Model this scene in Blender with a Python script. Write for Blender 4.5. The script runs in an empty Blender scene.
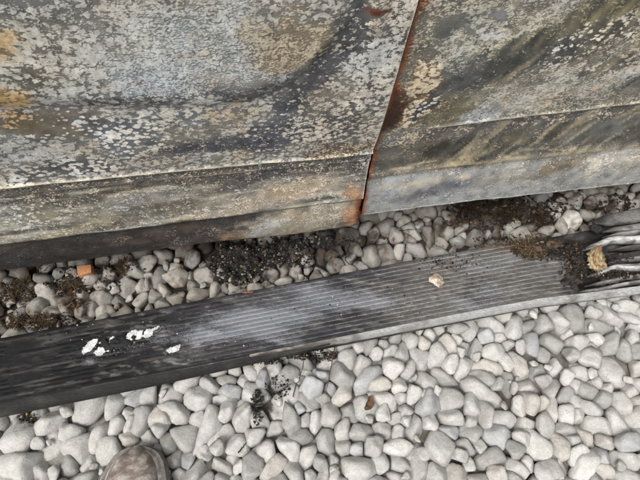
import bpy, bmesh, math, random
import numpy as np
from mathutils import Vector, Matrix, Euler

# ------------------------------------------------------------------ camera, sky, sun, exposure
SC = bpy.context.scene
COL = SC.collection
CAM_H, TILT, FPX = 0.95, math.radians(30.0), 483.0        # height over the gravel, tilt from straight down, focal length in 640-px units
cam_d = bpy.data.cameras.new('camera')
cam_d.sensor_fit = 'HORIZONTAL'; cam_d.sensor_width = 36.0
cam_d.lens = 36.0 * FPX / 640.0
cam_d.clip_start = 0.02; cam_d.clip_end = 500.0
cam = bpy.data.objects.new('camera', cam_d); COL.objects.link(cam)
cam.location = (0, 0, CAM_H); cam.rotation_euler = (TILT, 0, 0)
SC.camera = cam

SUN_EL, SUN_AZ = math.radians(58), math.radians(215)      # high, over the photographer's left shoulder, veiled by cloud
W = bpy.data.worlds.new('World'); SC.world = W; W.use_nodes = True
nt = W.node_tree
bg = nt.nodes['Background']
sky = nt.nodes.new('ShaderNodeTexSky'); sky.sky_type = 'NISHITA'; sky.sun_disc = False
sky.sun_elevation = SUN_EL; sky.sun_rotation = SUN_AZ
sky.air_density = 1.0; sky.dust_density = 6.0; sky.ozone_density = 1.0
hs = nt.nodes.new('ShaderNodeHueSaturation'); hs.inputs['Saturation'].default_value = 0.22
nt.links.new(sky.outputs[0], hs.inputs['Color']); nt.links.new(hs.outputs[0], bg.inputs['Color'])
bg.inputs['Strength'].default_value = 0.12
sun_d = bpy.data.lights.new('sun', 'SUN'); sun_d.energy = 1.5; sun_d.angle = math.radians(22); sun_d.color = (1.0, 0.97, 0.93)
sun = bpy.data.objects.new('sun', sun_d); COL.objects.link(sun)
sdir = Vector((math.sin(SUN_AZ) * math.cos(SUN_EL), math.cos(SUN_AZ) * math.cos(SUN_EL), math.sin(SUN_EL)))
sun.rotation_euler = sdir.to_track_quat('Z', 'Y').to_euler(); sun.location = sdir * 20
SC.view_settings.view_transform = 'Standard'; SC.view_settings.look = 'None'
SC.view_settings.gamma = 1.0; SC.view_settings.use_curve_mapping = False
SC.view_settings.exposure = 0.30
SC.cycles.use_denoising = True; SC.cycles.denoising_input_passes = 'RGB_ALBEDO_NORMAL'; SC.cycles.use_adaptive_sampling = True; SC.cycles.adaptive_threshold = 0.02; SC.cycles.max_bounces = 4; SC.cycles.diffuse_bounces = 3; SC.cycles.glossy_bounces = 2; SC.cycles.transmission_bounces = 0

random.seed(7); RNG = np.random.default_rng(7)

# ------------------------------------------------------------------ helpers
def lin(r, g, b, k=1.0):
    f = lambda v: (v / 12.92 if v <= 0.04045 else ((v + 0.055) / 1.055) ** 2.4)
    return np.array([f(r / 255.) * k, f(g / 255.) * k, f(b / 255.) * k])

def ray(px, py):
    x, y, z = (px - 320) / FPX, -(py - 240) / FPX, -1.0
    c, s = math.cos(TILT), math.sin(TILT)
    return np.array([x, y * c - z * s, y * s + z * c])

def at(px, py, z):
    """Place on the level z that was measured at this spot of the photograph."""
    d = ray(px, py); k = (z - CAM_H) / d[2]
    return np.array([d[0] * k, d[1] * k, z])

YAW = math.radians(9.2); OY = 0.4955                      # the vehicle's side: a line through (0, OY), turned by YAW
CY, SY = math.cos(YAW), math.sin(YAW)
def veh_world(u, o, z): return (u * CY + o * SY, OY + u * SY - o * CY, z)
def pan(px, py, o=0.0):
    """(u, z) on the vehicle's side for a spot measured in the photograph."""
    d = ray(px, py)
    k = (OY - o / CY * 1.0) / (d[1] - d[0] * SY / CY)
    x, y, z = d[0] * k, d[1] * k, CAM_H + d[2] * k
    return x * CY + (y - OY) * SY, z

def sst(a, b, x):
    t = np.clip((x - a) / (b - a), 0, 1); return t * t * (3 - 2 * t)

def _h(ix, iy, seed):
    n = (ix.astype(np.int64) * 374761393 + iy.astype(np.int64) * 668265263 + seed * 1442695041) & 0xffffffff
    n = ((n ^ (n >> 13)) * 1274126177) & 0xffffffff
    return ((n ^ (n >> 16)) & 0xffff) / 65535.0
def vnoise(x, y, seed=0):
    x = np.asarray(x, float); y = np.asarray(y, float)
    ix, iy = np.floor(x), np.floor(y); fx, fy = x - ix, y - iy
    fx = fx * fx * (3 - 2 * fx); fy = fy * fy * (3 - 2 * fy)
    a = _h(ix, iy, seed); b = _h(ix + 1, iy, seed); c = _h(ix, iy + 1, seed); d = _h(ix + 1, iy + 1, seed)
    return (a * (1 - fx) + b * fx) * (1 - fy) + (c * (1 - fx) + d * fx) * fy
def fbm(x, y, seed=0, oct=4):
    t = 0; w = 0.5; s = 0
    for i in range(oct):
        t = t + w * vnoise(np.asarray(x) * 2 ** i, np.asarray(y) * 2 ** i, seed + i * 17); s += w; w *= 0.5
    return t / s

def mesh_np(name, V, F, smooth=True):
    me = bpy.data.meshes.new(name)
    me.from_pydata([tuple(v) for v in np.asarray(V).tolist()], [], [tuple(f) for f in (F.tolist() if hasattr(F, 'tolist') else F)])
    me.validate(); me.update()
    if smooth: me.polygons.foreach_set('use_smooth', np.ones(len(me.polygons), bool))
    return me
def attr_col(me, name, rgb):
    a = me.color_attributes.new(name, 'FLOAT_COLOR', 'POINT')
    rgba = np.ones((len(me.vertices), 4), np.float32); rgba[:, :3] = rgb
    a.data.foreach_set('color', rgba.ravel())
def attr_f(me, name, v):
    a = me.attributes.new(name, 'FLOAT', 'POINT')
    a.data.foreach_set('value', np.asarray(v, np.float32).ravel())
def obj(name, me, mat=None, parent=None, loc=None):
    o = bpy.data.objects.new(name, me); COL.objects.link(o)
    if mat is not None and not me.materials: me.materials.append(mat)
    if parent is not None: o.parent = parent
    if loc is not None: o.location = loc
    return o
def tag(o, label, cat, group=None, kind=None):
    if label: o['label'] = label
    if cat: o['category'] = cat
    if group: o['group'] = group
    if kind: o['kind'] = kind
    return o
def empty(name, loc=(0, 0, 0), rz=0):
    o = bpy.data.objects.new(name, None); COL.objects.link(o); o.location = loc; o.rotation_euler = (0, 0, rz)
    o.empty_display_size = 0.05
    return o
def grid_faces(nr, nc):
    i, j = np.meshgrid(np.arange(nr - 1), np.arange(nc - 1), indexing='ij')
    a = (i * nc + j).ravel()
    return np.stack([a, a + 1, a + nc + 1, a + nc], 1)
def box_mesh(name, lo, hi, bev=0.0):
    bm = bmesh.new(); bmesh.ops.create_cube(bm, size=1.0)
    for v in bm.verts: v.co = Vector([lo[k] + (v.co[k] + 0.5) * (hi[k] - lo[k]) for k in range(3)])
    if bev: bmesh.ops.bevel(bm, geom=bm.edges[:], offset=bev, segments=2, affect='EDGES')
    me = bpy.data.meshes.new(name); bm.to_mesh(me); bm.free(); return me

class NT:
    """Small node-tree writer."""
    def __init__(s, name):
        s.m = bpy.data.materials.new(name); s.m.use_nodes = True; s.t = s.m.node_tree
        s.b = s.t.nodes['Principled BSDF']
    def n(s, typ, props=None, **ins):
        k = s.t.nodes.new(typ)
        for a, v in (props or {}).items(): setattr(k, a, v)
        for a, v in ins.items():
            s.set(k.inputs[int(a[1:])] if a[0] == 'i' and a[1:].isdigit() else k.inputs[a.replace('_', ' ')], v)
        return k
    def set(s, sock, v):
        if hasattr(v, 'outputs'): v = v.outputs[0]
        if isinstance(v, bpy.types.NodeSocket): s.t.links.new(v, sock)
        else:
            try: sock.default_value = v
            except Exception: sock.default_value = (*v, 1.0)
    def math(s, op, a, b=0.0, c=0.0, clamp=False):
        k = s.n('ShaderNodeMath', {'operation': op, 'use_clamp': clamp}); s.set(k.inputs[0], a); s.set(k.inputs[1], b); s.set(k.inputs[2], c)
        return k.outputs[0]
    def step(s, x, a, b, lo=0.0, hi=1.0):
        k = s.n('ShaderNodeMapRange', {'interpolation_type': 'SMOOTHSTEP'})
        for i, v in enumerate((x, a, b, lo, hi)): s.set(k.inputs[i], v)
        return k.outputs[0]
    def mix(s, f, a, b, mode='MIX'):
        k = s.n('ShaderNodeMix', {'data_type': 'RGBA', 'blend_type': mode})
        s.set(k.inputs[0], f); s.set(k.inputs[6], a); s.set(k.inputs[7], b)
        return k.outputs[2]
    def noise(s, v, scale, detail=4.0, rough=0.55, dist=0.0):
        k = s.n('ShaderNodeTexNoise'); s.set(k.inputs['Vector'], v)
        k.inputs['Scale'].default_value = scale; k.inputs['Detail'].default_value = detail
        k.inputs['Roughness'].default_value = rough; k.inputs['Distortion'].default_value = dist
        return k.outputs[0]
    def vor(s, v, scale, feature='F1', out=0, rand=1.0):
        k = s.n('ShaderNodeTexVoronoi', {'feature': feature}); s.set(k.inputs['Vector'], v)
        k.inputs['Scale'].default_value = scale; k.inputs['Randomness'].default_value = rand
        return k.outputs[out]
    def mapping(s, v, scale=(1, 1, 1), rot=(0, 0, 0)):
        k = s.n('ShaderNodeMapping'); s.set(k.inputs['Vector'], v); k.inputs['Scale'].default_value = scale; k.inputs['Rotation'].default_value = rot
        return k.outputs[0]
    def attr(s, name, typ='GEOMETRY'):
        return s.n('ShaderNodeAttribute', {'attribute_name': name, 'attribute_type': typ})
    def bump(s, h, dist, strength=1.0, normal=None):
        k = s.n('ShaderNodeBump'); s.set(k.inputs['Height'], h); k.inputs['Distance'].default_value = dist; k.inputs['Strength'].default_value = strength
        if normal is not None: s.set(k.inputs['Normal'], normal)
        return k.outputs[0]
    def out(s, color=None, rough=None, normal=None, metallic=None, spec=None):
        if color is not None: s.set(s.b.inputs['Base Color'], color)
        if rough is not None: s.set(s.b.inputs['Roughness'], rough)
        if normal is not None: s.set(s.b.inputs['Normal'], normal)
        if metallic is not None: s.set(s.b.inputs['Metallic'], metallic)
        if spec is not None: s.set(s.b.inputs['Specular IOR Level'], spec)
        return s.m

# ------------------------------------------------------------------ materials
def mat_burnt():
    """Burnt paint: pale blistered flakes of oxide over scorched sheet metal. Colours and cover come from the mesh's own attributes."""
    k = NT('burnt_paint')
    tc = k.n('ShaderNodeTexCoord').outputs['Object']
    under, flake = k.attr('under').outputs[0], k.attr('flake').outputs[0]
    dens, fine = k.attr('dens').outputs['Fac'], k.attr('fine').outputs['Fac']
    wob = k.n('ShaderNodeTexNoise'); k.set(wob.inputs['Vector'], tc); wob.inputs['Scale'].default_value = 46; wob.inputs['Detail'].default_value = 3
    off = k.n('ShaderNodeVectorMath', {'operation': 'SUBTRACT'}); k.set(off.inputs[0], wob.outputs[1]); off.inputs[1].default_value = (0.5, 0.5, 0.5)
    sc = k.n('ShaderNodeVectorMath', {'operation': 'SCALE'}); k.set(sc.inputs[0], off.outputs[0]); sc.inputs[3].default_value = 0.010
    p = k.n('ShaderNodeVectorMath', {'operation': 'ADD'}); k.set(p.inputs[0], tc); k.set(p.inputs[1], sc.outputs[0])
    p = k.mapping(p.outputs[0], (0.80, 1, 1.15))
    big = k.vor(p, 138); small = k.vor(p, 360)
    f1 = k.n('ShaderNodeMix', {'data_type': 'FLOAT'}); k.set(f1.inputs[0], k.math('MULTIPLY_ADD', fine, 0.75, 0.10)); k.set(f1.inputs[2], big); k.set(f1.inputs[3], small)
    n1 = k.noise(tc, 150, 6, 0.72); n3 = k.noise(tc, 430, 2, 0.65); n2 = wob.outputs[0]
    d = k.math('ADD', f1.outputs[0], k.math('MULTIPLY', k.math('SUBTRACT', n1, 0.5), k.math('MULTIPLY_ADD', fine, -0.36, 0.70)))
    d = k.math('ADD', d, k.math('MULTIPLY', k.math('SUBTRACT', n2, 0.5), 0.40))
    t = k.math('MULTIPLY_ADD', dens, 0.62, 0.10)
    soft = k.math('MULTIPLY_ADD', fine, 0.15, 0.045)
    m = k.step(k.math('SUBTRACT', t, d), k.math('MULTIPLY', soft, -1.0), soft)
    ucol = k.mix(k.step(n2, 0.32, 0.68), k.mix(1.0, under, (0.62, 0.62, 0.63, 1), 'MULTIPLY'), k.mix(1.0, under, (1.14, 1.13, 1.10, 1), 'MULTIPLY'))
    ucol = k.mix(k.step(n1, 0.52, 0.74, 0, 0.55), ucol, k.mix(0.45, under, flake))
    fv = k.mix(k.step(n1, 0.30, 0.66), k.mix(1.0, flake, (1.12, 1.12, 1.12, 1), 'MULTIPLY'), k.mix(1.0, flake, (0.70, 0.69, 0.68, 1), 'MULTIPLY'))
    fv = k.mix(k.step(wob.outputs[1], 0.57, 0.70, 0, 0.35), fv, k.mix(0.6, flake, (0.34, 0.19, 0.08, 1)))
    col = k.mix(m, ucol, fv)
    col = k.mix(k.step(n3, 0.56, 0.72, 0, 0.62), col, k.mix(0.72, under, (0.015, 0.015, 0.016, 1)))
    h = k.math('ADD', k.math('MULTIPLY', m, 0.8), k.math('MULTIPLY', n3, 0.25))
    nb = k.bump(h, 0.0009, 0.7)
    rough = k.math('MULTIPLY_ADD', m, 0.22, 0.52)
    return k.out(col, rough, nb, 0.0, 0.35)

def mat_attr(name, rough=0.8, nscale=300, var=0.35, bump=0.0006, spec=0.3, metallic=0.0, stretch=(1, 1, 1)):
    """Plain worn surface whose colour comes from the mesh's attribute 'tint' with grain over it."""
    k = NT(name)
    tc = k.n('ShaderNodeTexCoord').outputs['Object']
    tint = k.attr('tint').outputs[0]
    n = k.noise(k.mapping(tc, stretch), nscale, 5, 0.6); n2 = k.noise(tc, nscale * 0.13, 4, 0.6)
    dark = k.mix(1.0, tint, (1 - var,) * 3 + (1,), 'MULTIPLY'); light = k.mix(1.0, tint, (1 + var * 0.6,) * 3 + (1,), 'MULTIPLY')
    col = k.mix(k.step(n, 0.3, 0.7), dark, light)
    col = k.mix(k.step(n2, 0.45, 0.65, 0, 0.4), col, dark)
    return k.out(col, rough, k.bump(n, bump), metallic, spec)

def mat_solid(name, c, rough=0.8, nscale=200, var=0.4, bump=0.0006, metallic=0.0, spec=0.3, c2=None, s2=None):
    k = NT(name)
    tc = k.n('ShaderNodeTexCoord').outputs['Object']
    n = k.noise(tc, nscale, 5, 0.62); n2 = k.noise(tc, s2 or nscale * 0.2, 4, 0.6)
    a = np.array(c); col = k.mix(k.step(n, 0.3, 0.7), (*(a * (1 - var)), 1), (*np.minimum(a * (1 + var * 0.5), 0.95), 1))
    if c2 is not None: col = k.mix(k.step(n2, 0.48, 0.6), col, (*c2, 1))
    return k.out(col, rough, k.bump(n, bump), metallic, spec)

def mat_stone(name):
    k = NT(name)
    tc = k.n('ShaderNodeTexCoord').outputs['Object']
    geo = k.n('ShaderNodeNewGeometry').outputs['Position']
    tint = k.attr('tint').outputs[0]
    n = k.noise(geo, 70, 4, 0.66); n2 = k.noise(geo, 340, 4, 0.75)
    col = k.mix(k.step(n, 0.34, 0.68), k.mix(1.0, tint, (0.80, 0.79, 0.77, 1), 'MULTIPLY'), tint)
    col = k.mix(k.step(n2, 0.50, 0.70, 0, 0.55), col, k.mix(1.0, tint, (0.62, 0.60, 0.57, 1), 'MULTIPLY'))
    col = k.mix(k.step(n2, 0.48, 0.34, 0, 0.5), col, k.mix(1.0, tint, (1.14, 1.14, 1.13, 1), 'MULTIPLY'))
    vein = k.math('ABSOLUTE', k.math('SUBTRACT', k.noise(geo, 33, 1, 0.5, 0.6), 0.5))
    col = k.mix(k.step(vein, 0.0, 0.016, 0.25, 0.0), col, k.mix(1.0, tint, (1.15, 1.15, 1.15, 1), 'MULTIPLY'))
    h = k.math('ADD', n, k.math('MULTIPLY', n2, 0.5))
    return k.out(col, 0.82, k.bump(h, 0.0032, 0.85), 0.0, 0.25)

M_BURNT = mat_burnt()
M_STONE = mat_stone('pebble')
def mat_tread(name, rough, spec):
    """Scorched tread: colour from 'tint', a broken veil of ash where the attribute 'ash' says so, rubbed streaks along the board."""
    k = NT(name)
    tc = k.n('ShaderNodeTexCoord').outputs['Object']; al = k.mapping(tc, (0.16, 1, 1), (0, 0, -0.19))
    tint, ash = k.attr('tint').outputs[0], k.attr('ash').outputs['Fac']
    n = k.noise(al, 760, 5, 0.7); n2 = k.noise(tc, 330, 6, 0.78); n4 = k.noise(al, 190, 4, 0.6)
    col = k.mix(k.step(n, 0.32, 0.70), k.mix(1.0, tint, (0.50, 0.50, 0.50, 1), 'MULTIPLY'), k.mix(1.0, tint, (1.45, 1.45, 1.45, 1), 'MULTIPLY'))
    col = k.mix(k.step(n4, 0.46, 0.66, 0, 0.5), col, k.mix(1.0, tint, (0.45, 0.45, 0.46, 1), 'MULTIPLY'))
    veil = k.math('SUBTRACT', k.math('ADD', k.math('MULTIPLY', ash, 0.40), k.math('MULTIPLY_ADD', n2, 0.6, k.math('MULTIPLY', n, 0.4))), 0.70)
    col = k.mix(k.step(veil, -0.04, 0.24, 0, 0.6), col, (0.40, 0.415, 0.45, 1))
    return k.out(col, rough, k.bump(k.math('ADD', n, n2), 0.0007, 0.9), 0.0, spec)
M_TREAD = mat_tread('scorched_tread', 0.72, 0.22); M_TREAD_RIB = mat_tread('scorched_rib', 0.66, 0.25)
M_ALU = mat_attr('scorched_aluminium', 0.48, 520, 0.38, 0.0004, 0.5, 0.3, (0.25, 1, 1))
M_CRUMB = mat_attr('char_crumbs', 0.75, 500, 0.4, 0.0003, 0.4)
M_FIBRE = mat_attr('brown_fibre', 0.9, 400, 0.4, 0.0002, 0.15)
M_SHELL = mat_solid('scorched_inner_steel', lin(70, 58, 48), 0.8, 60, 0.5, 0.001, 0.0, 0.3, lin(105, 60, 35), 14)

# ------------------------------------------------------------------ ground
gk = NT('fine_gravel')
tc = gk.n('ShaderNodeTexCoord').outputs['Object']
v1 = gk.vor(tc, 24); v2 = gk.vor(tc, 24, 'F1', 1); nz = gk.noise(tc, 300, 4)
gc = gk.mix(gk.step(v1, 0.3, 0.62), (0.50, 0.49, 0.47, 1), (0.07, 0.065, 0.06, 1))
gc = gk.mix(gk.step(nz, 0.35, 0.7, 0, 0.5), gc, (0.16, 0.15, 0.14, 1))
gk.out(gc, 0.9, gk.bump(gk.step(v1, 0.1, 0.7, 1, 0), 0.02, 1.0))
GZ = -0.058
ground = obj('ground', mesh_np('ground', [(-40, -40, GZ), (40, -40, GZ), (40, 40, GZ), (-40, 40, GZ)], [(0, 1, 2, 3)], False), gk.m)
ground['kind'] = 'structure'

# ------------------------------------------------------------------ the burnt vehicle's side
veh = empty('burnt_vehicle', (0, OY, 0), YAW)
tag(veh, 'burnt-out vehicle with scorched, blistered and rusting side doors', 'vehicle')

def blob_uz(U, Z, px, py, rx, ry, ang=0.0):
    """Soft 0..1 stain centred at a measured spot; radii in photograph pixels turned into metres on the panel."""
    u0, z0 = pan(px, py); u1, _ = pan(px + 1, py); _, z1 = pan(px, py + 1)
    du, dz = abs(u1 - u0), abs(z1 - z0)
    a = math.radians(ang)
    X, Y = (U - u0) / du, -(Z - z0) / dz                  # panel pixels, y down
    x = X * math.cos(a) + Y * math.sin(a); y = -X * math.sin(a) + Y * math.cos(a)
    return np.clip(1.25 - np.sqrt((x / rx) ** 2 + (y / ry) ** 2), 0, 1)
def line_uz(U, Z, pts, w):
    """Soft line along measured spots, half width w in photograph pixels."""
    P = [pan(*p) for p in pts]; best = np.full(U.shape, 1e9)
    for (a, b), (c, d) in zip(P[:-1], P[1:]):
        t = np.clip(((U - a) * (c - a) + (Z - b) * (d - b)) / ((c - a) ** 2 + (d - b) ** 2 + 1e-12), 0, 1)
        best = np.minimum(best, np.hypot(U - a - t * (c - a), Z - b - t * (d - b)))
    return np.clip(1.0 - best / (w / 430.0), 0, 1)

class Paint:
    def __init__(s, U, Z, under, flake, dens, fine, seed):
        n = U.size
        s.U = U + .050 * (fbm(U * 13 + 2, Z * 15, seed + 40, 4) - .5) + .020 * (fbm(U * 60, Z * 60, seed + 44, 3) - .5)
        s.Z = Z + .040 * (fbm(U * 13 + 7, Z * 15 + 5, seed + 50, 4) - .5) + .016 * (fbm(U * 60 + 9, Z * 60, seed + 54, 3) - .5)
        s.Ux, s.Zx = U, Z; s.wl = .08
        s.under = np.tile(lin(*under), (n, 1)); s.flake = np.tile(lin(*flake), (n, 1))
        s.dens = np.full(n, float(dens)); s.fine = np.full(n, float(fine))
        s.nz = fbm(U * 22 + 5, Z * 26 + 3, seed, 5); s.nz2 = fbm(U * 70, Z * 85, seed + 5, 4)
    def put(s, w, under=None, flake=None, dens=None, fine=None, rag=0.9, k=1.0):
        w = sst(0.10, 0.80, w + (rag * (s.nz - 0.5) + 0.75 * rag * (s.nz2 - 0.5)) * sst(0, .25, w)) * k
        if under is not None: s.under += (lin(*under) - s.under) * w[:, None]
        if flake is not None: s.flake += (lin(*flake) - s.flake) * w[:, None]
        if dens is not None: s.dens += (dens - s.dens) * w
        if fine is not None: s.fine += (fine - s.fine) * w
    def blob(s, px, py, rx, ry, ang=0.0, **kw): s.put(blob_uz(s.U, s.Z, px, py, rx, ry, ang), **kw)
    def line(s, pts, w, **kw): s.put(line_uz(*((s.U, s.Z) if w > 6 else (s.Ux + s.wl * (s.U - s.Ux), s.Zx + s.wl * (s.Z - s.Zx))), pts, w), **kw)
    def write(s, me):
        v = 0.94 + 0.60 * s.nz2[:, None]
        hue = (fbm(s.Ux * 16 + 31, s.Zx * 18, 301, 4) - .5)[:, None]; rs = sst(.58, .78, fbm(s.Ux * 28, s.Zx * 34 + 8, 311, 4))[:, None]
        s.flake = s.flake * (1 + hue * np.array([.20, .05, -.20])); s.under = s.under * (1 + hue * np.array([.20, .05, -.20]))
        s.flake += (lin(184, 148, 108) - s.flake) * rs * .30
        s.dens = np.clip(s.dens + .42 * (s.nz - .5) + .36 * (s.nz2 - .5), 0, 1)
        attr_col(me, 'under', s.under * v); attr_col(me, 'flake', s.flake * v); attr_f(me, 'dens', s.dens); attr_f(me, 'fine', s.fine)

# measured feature lines on the side: (u, z) at two spots each, straight between
def zline(p, q):
    (a, b), (c, d) = pan(*p), pan(*q); m = (d - b) / (c - a)
    return lambda u: b + m * (u - a)
crease_l = zline((0, 187), (350, 155))
base_l = zline((0, 242), (355, 197))                      # lower edge of the left door
sill_l = zline((0, 275), (355, 226))                      # lower edge of the rocker
crease_r = zline((430, 133), (640, 107))
fold_r = zline((400, 177), (640, 151))
base_r = zline((360, 215), (640, 184))
gap_a, gap_b = pan(412, 0), pan(366, 186)
def gap_u(z): return gap_b[0] + (gap_a[0] - gap_b[0]) * (z - gap_b[1]) / (gap_a[1] - gap_b[1])
Z_TOP = 1.02

def skin(name, left):
    """One door skin: a curved sheet with crease, fold, hem and dents, 9 mm thick at its edges."""
    cre, bot = (crease_l, base_l) if left else (crease_r, base_r)
    nu = 330
    lo_rows = np.linspace(0, 1, 40)                        # hem to crease
    near = np.array([-.011, -.008, -.006, -.0045, -.003, -.0018, -.0007, 0, .0007, .0018, .003, .0045, .006, .008, .011])
    up_rows = np.concatenate([np.linspace(.014, .34, 92), np.linspace(.36, 1, 26)[0:]])
    su = np.linspace(0, 1, nu)
    us, zs = [], []
    nrow = 0
    for t in lo_rows: us.append(su); zs.append(('lo', t))
    for t in near: us.append(su); zs.append(('nr', t))
    for t in up_rows: us.append(su); zs.append(('up', t))
    L0, L1 = (-1.45, None) if left else (None, 1.55)
    Ug, Zg = [], []
    for (kind, t) in zs:
        # walk the row from the gap outwards; the gap leans, so its u depends on the height
        z_guess = {'lo': 0.26, 'nr': 0.35, 'up': 0.36 + (t if kind == 'up' else 0) * .6}[kind]
        for _ in range(3):
            ug = gap_u(z_guess) + (-0.0022 if left else 0.0040)
            zc, zb = cre(ug), bot(ug)
            z_guess = zb + (zc - .014 - zb) * t if kind == 'lo' else (zc + t if kind == 'nr' else (zc + t if t <= .34 else zc + .34 + (Z_TOP - zc - .34) * (t - .34) / .66))
        q = su ** 1.35                                     # denser beside the gap
        u = ug + (L0 - ug) * q if left else ug + (L1 - ug) * q
        zc, zb = cre(u), bot(u)
        if kind == 'lo': z = zb + (zc - .014 - zb) * t
        elif kind == 'nr': z = zc + t
        else: z = np.where(t <= .34, zc + t, zc + .34 + (Z_TOP - zc - .34) * (t - .34) / .66)
        Ug.append(u); Zg.append(z)
    U, Z = np.array(Ug), np.array(Zg)
    zc, zb = cre(U), bot(U); d = Z - zc
    # outward shape
    o = np.where(d > 0, 0.030 * (1 - np.exp(-np.maximum(d, 0) / .22)) - 0.09 * np.maximum(d - .32, 0) ** 1.6, 0)
    if left:
        edge = 1.0
        o += 0.0035 * np.exp(-(d / .0028) ** 2) * edge
        o += np.where(d < 0, -0.0030 * sst(0, -.010, d) * edge, 0)
        o += 0.0022 * np.exp(-((d + .021) / .0035) ** 2)
        o += np.where(d < -.02, 0.010 * np.clip((-d - .02) / np.maximum(zc - zb - .02, .02), 0, 1) ** 1.5, 0)
        # the raised middle field of the door: its lower edge rounds up towards the gap
        P = [pan(*p) for p in ((-120, 92), (0, 88), (120, 92), (220, 92), (285, 72), (322, 40), (338, 0), (345, -60))]
        pu, pz = np.array([p[0] for p in P]), np.array([p[1] for p in P])
        below = np.interp(np.clip(U, pu[0], pu[5]), pu[:6], pz[:6]); side = np.interp(Z, pz[4:], pu[4:])
        f = sst(-.016, .016, Z - below) * sst(.020, -.016, U - side)
        o += 0.0085 * f
        # rim along the gap
        o += 0.003 * np.exp(-((U - gap_u(Z) + .045) / .010) ** 2) * sst(.05, .12, d)
    else:
        edge = sst(pan(415, 133)[0], pan(450, 133)[0], U)
        o += (0.0030 * np.exp(-(d / .0028) ** 2)) * edge
        o += np.where(d < 0, -0.0035 * sst(0, -.010, d) * edge, 0)
        e = Z - fold_r(U)
        o += 0.0045 * np.exp(-(e / .007) ** 2)
        o += np.where(e < 0, 0.010 * sst(0, -.05, e), 0) - 0.010
        o += 0.004 * np.exp(-(((U - pan(520, 60)[0]) / .10) ** 2 + ((Z - pan(520, 60)[1]) / .05) ** 2))
    # heat warp and little dents
    o += 0.010 * (fbm(U * 3.1 + 9, Z * 3.7, 11, 3) - .5) * sst(0, .05, Z - zb) + 0.0022 * (fbm(U * 17, Z * 19, 12, 3) - .5)
    o += 0.0010 * (fbm(U * 60, Z * 60, 15, 2) - .5)
    # hem: ragged lower edge
    Z = Z + np.where(np.arange(len(zs))[:, None] == 0, 0.004 * (fbm(U * 30, U * 0, 21, 4) - .5), 0)
    nr, nc = U.shape
    V = np.stack([U.ravel(), -o.ravel(), Z.ravel()], 1)
    F = grid_faces(nr, nc)
    if left: F = F[:, ::-1]
    F = F[:, ::-1]                                         # normals towards -y, away from the vehicle
    # returned edge along hem and gap: a second loop 12 mm inside
    hem = np.arange(nc); gap = np.arange(nr) * nc
    V2 = V.copy()
    back_h = V[hem] + [0, .014, .003]; back_g = V[gap] + [(-.001 if left else .001), .016, 0]
    b0 = len(V); V = np.vstack([V, back_h, back_g]); g0 = b0 + nc
    F = F.tolist()
    for i in range(nc - 1): F.append((hem[i], b0 + i, b0 + i + 1, hem[i + 1]))
    for i in range(nr - 1): F.append((gap[i], gap[i + 1], g0 + i + 1, g0 + i))
    me = mesh_np(name, V, [tuple(int(x) for x in f) for f in F])
    Uf = np.concatenate([U.ravel(), U[0], U[:, 0]]); Zf = np.concatenate([Z.ravel(), Z[0], Z[:, 0]])
    return me, Uf, Zf

# ---- left door
me, U, Z = skin('door', True)
p = Paint(U, Z, (110, 109, 104), (180, 177, 168), .78, .42, 31)
rim_ = 1 - .85 * sst(-.75, -.62, U) * sst(.72, .62, Z)
p.put(sst(.52, .70, fbm(U * 3.6 + 3, Z * 5.2, 501, 4)) * rim_, under=(78, 80, 82), dens=.42, rag=.6, k=.8)
p.put(sst(.56, .72, fbm(U * 4.1 + 8, Z * 4.6 + 2, 511, 4)) * rim_, flake=(186, 158, 112), under=(116, 100, 74), rag=.6, k=.6)
p.blob(190, 40, 110, 60, flake=(178, 183, 184), under=(122, 127, 130), dens=.72, fine=.85)
p.blob(40, 45, 80, 55, flake=(184, 182, 171), under=(96, 95, 90), dens=.86, fine=.35)
p.blob(115, 30, 40, 30, flake=(178, 180, 176), dens=.92, k=.7)
p.blob(4, 78, 42, 24, flake=(190, 154, 98), under=(128, 106, 70), dens=.85, k=.85)
p.blob(4, 26, 34, 18, flake=(178, 150, 108), under=(112, 96, 70), dens=.80, k=.8)
p.blob(40, 62, 34, 18, under=(86, 84, 74), dens=.66)
p.blob(285, 28, 48, 38, flake=(166, 148, 116), under=(112, 98, 74), dens=.66, fine=.75, k=.6)
p.blob(255, 70, 60, 12, -12, flake=(150, 158, 166), dens=.6, fine=.7, k=.8)
p.line([(95, 88), (170, 92), (240, 84), (290, 66)], 11, under=(74, 78, 84), dens=.50, k=.8)
p.line([(290, 92), (318, 66), (338, 36), (348, 2), (352, -40)], 16, under=(66, 68, 73), dens=.34, fine=.4, k=.9)
p.blob(62, 118, 62, 26, 10, under=(104, 97, 86), flake=(206, 200, 188), dens=.26, fine=.0)
p.blob(20, 108, 34, 18, under=(92, 82, 62), flake=(176, 140, 90), dens=.55, k=.8)
p.blob(128, 132, 56, 30, under=(98, 103, 110), flake=(214, 213, 208), dens=.66, fine=.05)
p.blob(185, 106, 60, 20, under=(100, 105, 111), flake=(194, 194, 188), dens=.68, fine=.4)
p.blob(232, 108, 46, 12, -8, flake=(186, 160, 118), dens=.7, k=.6)
p.blob(200, 146, 64, 13, -6, under=(76, 78, 86), flake=(182, 174, 158), dens=.34, fine=.6)
p.blob(70, 168, 80, 14, -5, under=(84, 84, 84), flake=(214, 212, 204), dens=.68, fine=.1)
p.blob(280, 126, 40, 26, -30, under=(78, 81, 88), flake=(198, 196, 190), dens=.36, fine=.35)
p.blob(250, 138, 46, 12, -6, under=(70, 72, 80), flake=(192, 188, 178), dens=.34, fine=.6)
p.blob(330, 120, 42, 38, under=(72, 72, 74), flake=(198, 193, 182), dens=.66, fine=.4)
p.blob(378, 60, 26, 90, 12, under=(78, 78, 76), flake=(190, 188, 180), dens=.72, fine=.4)
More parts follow.
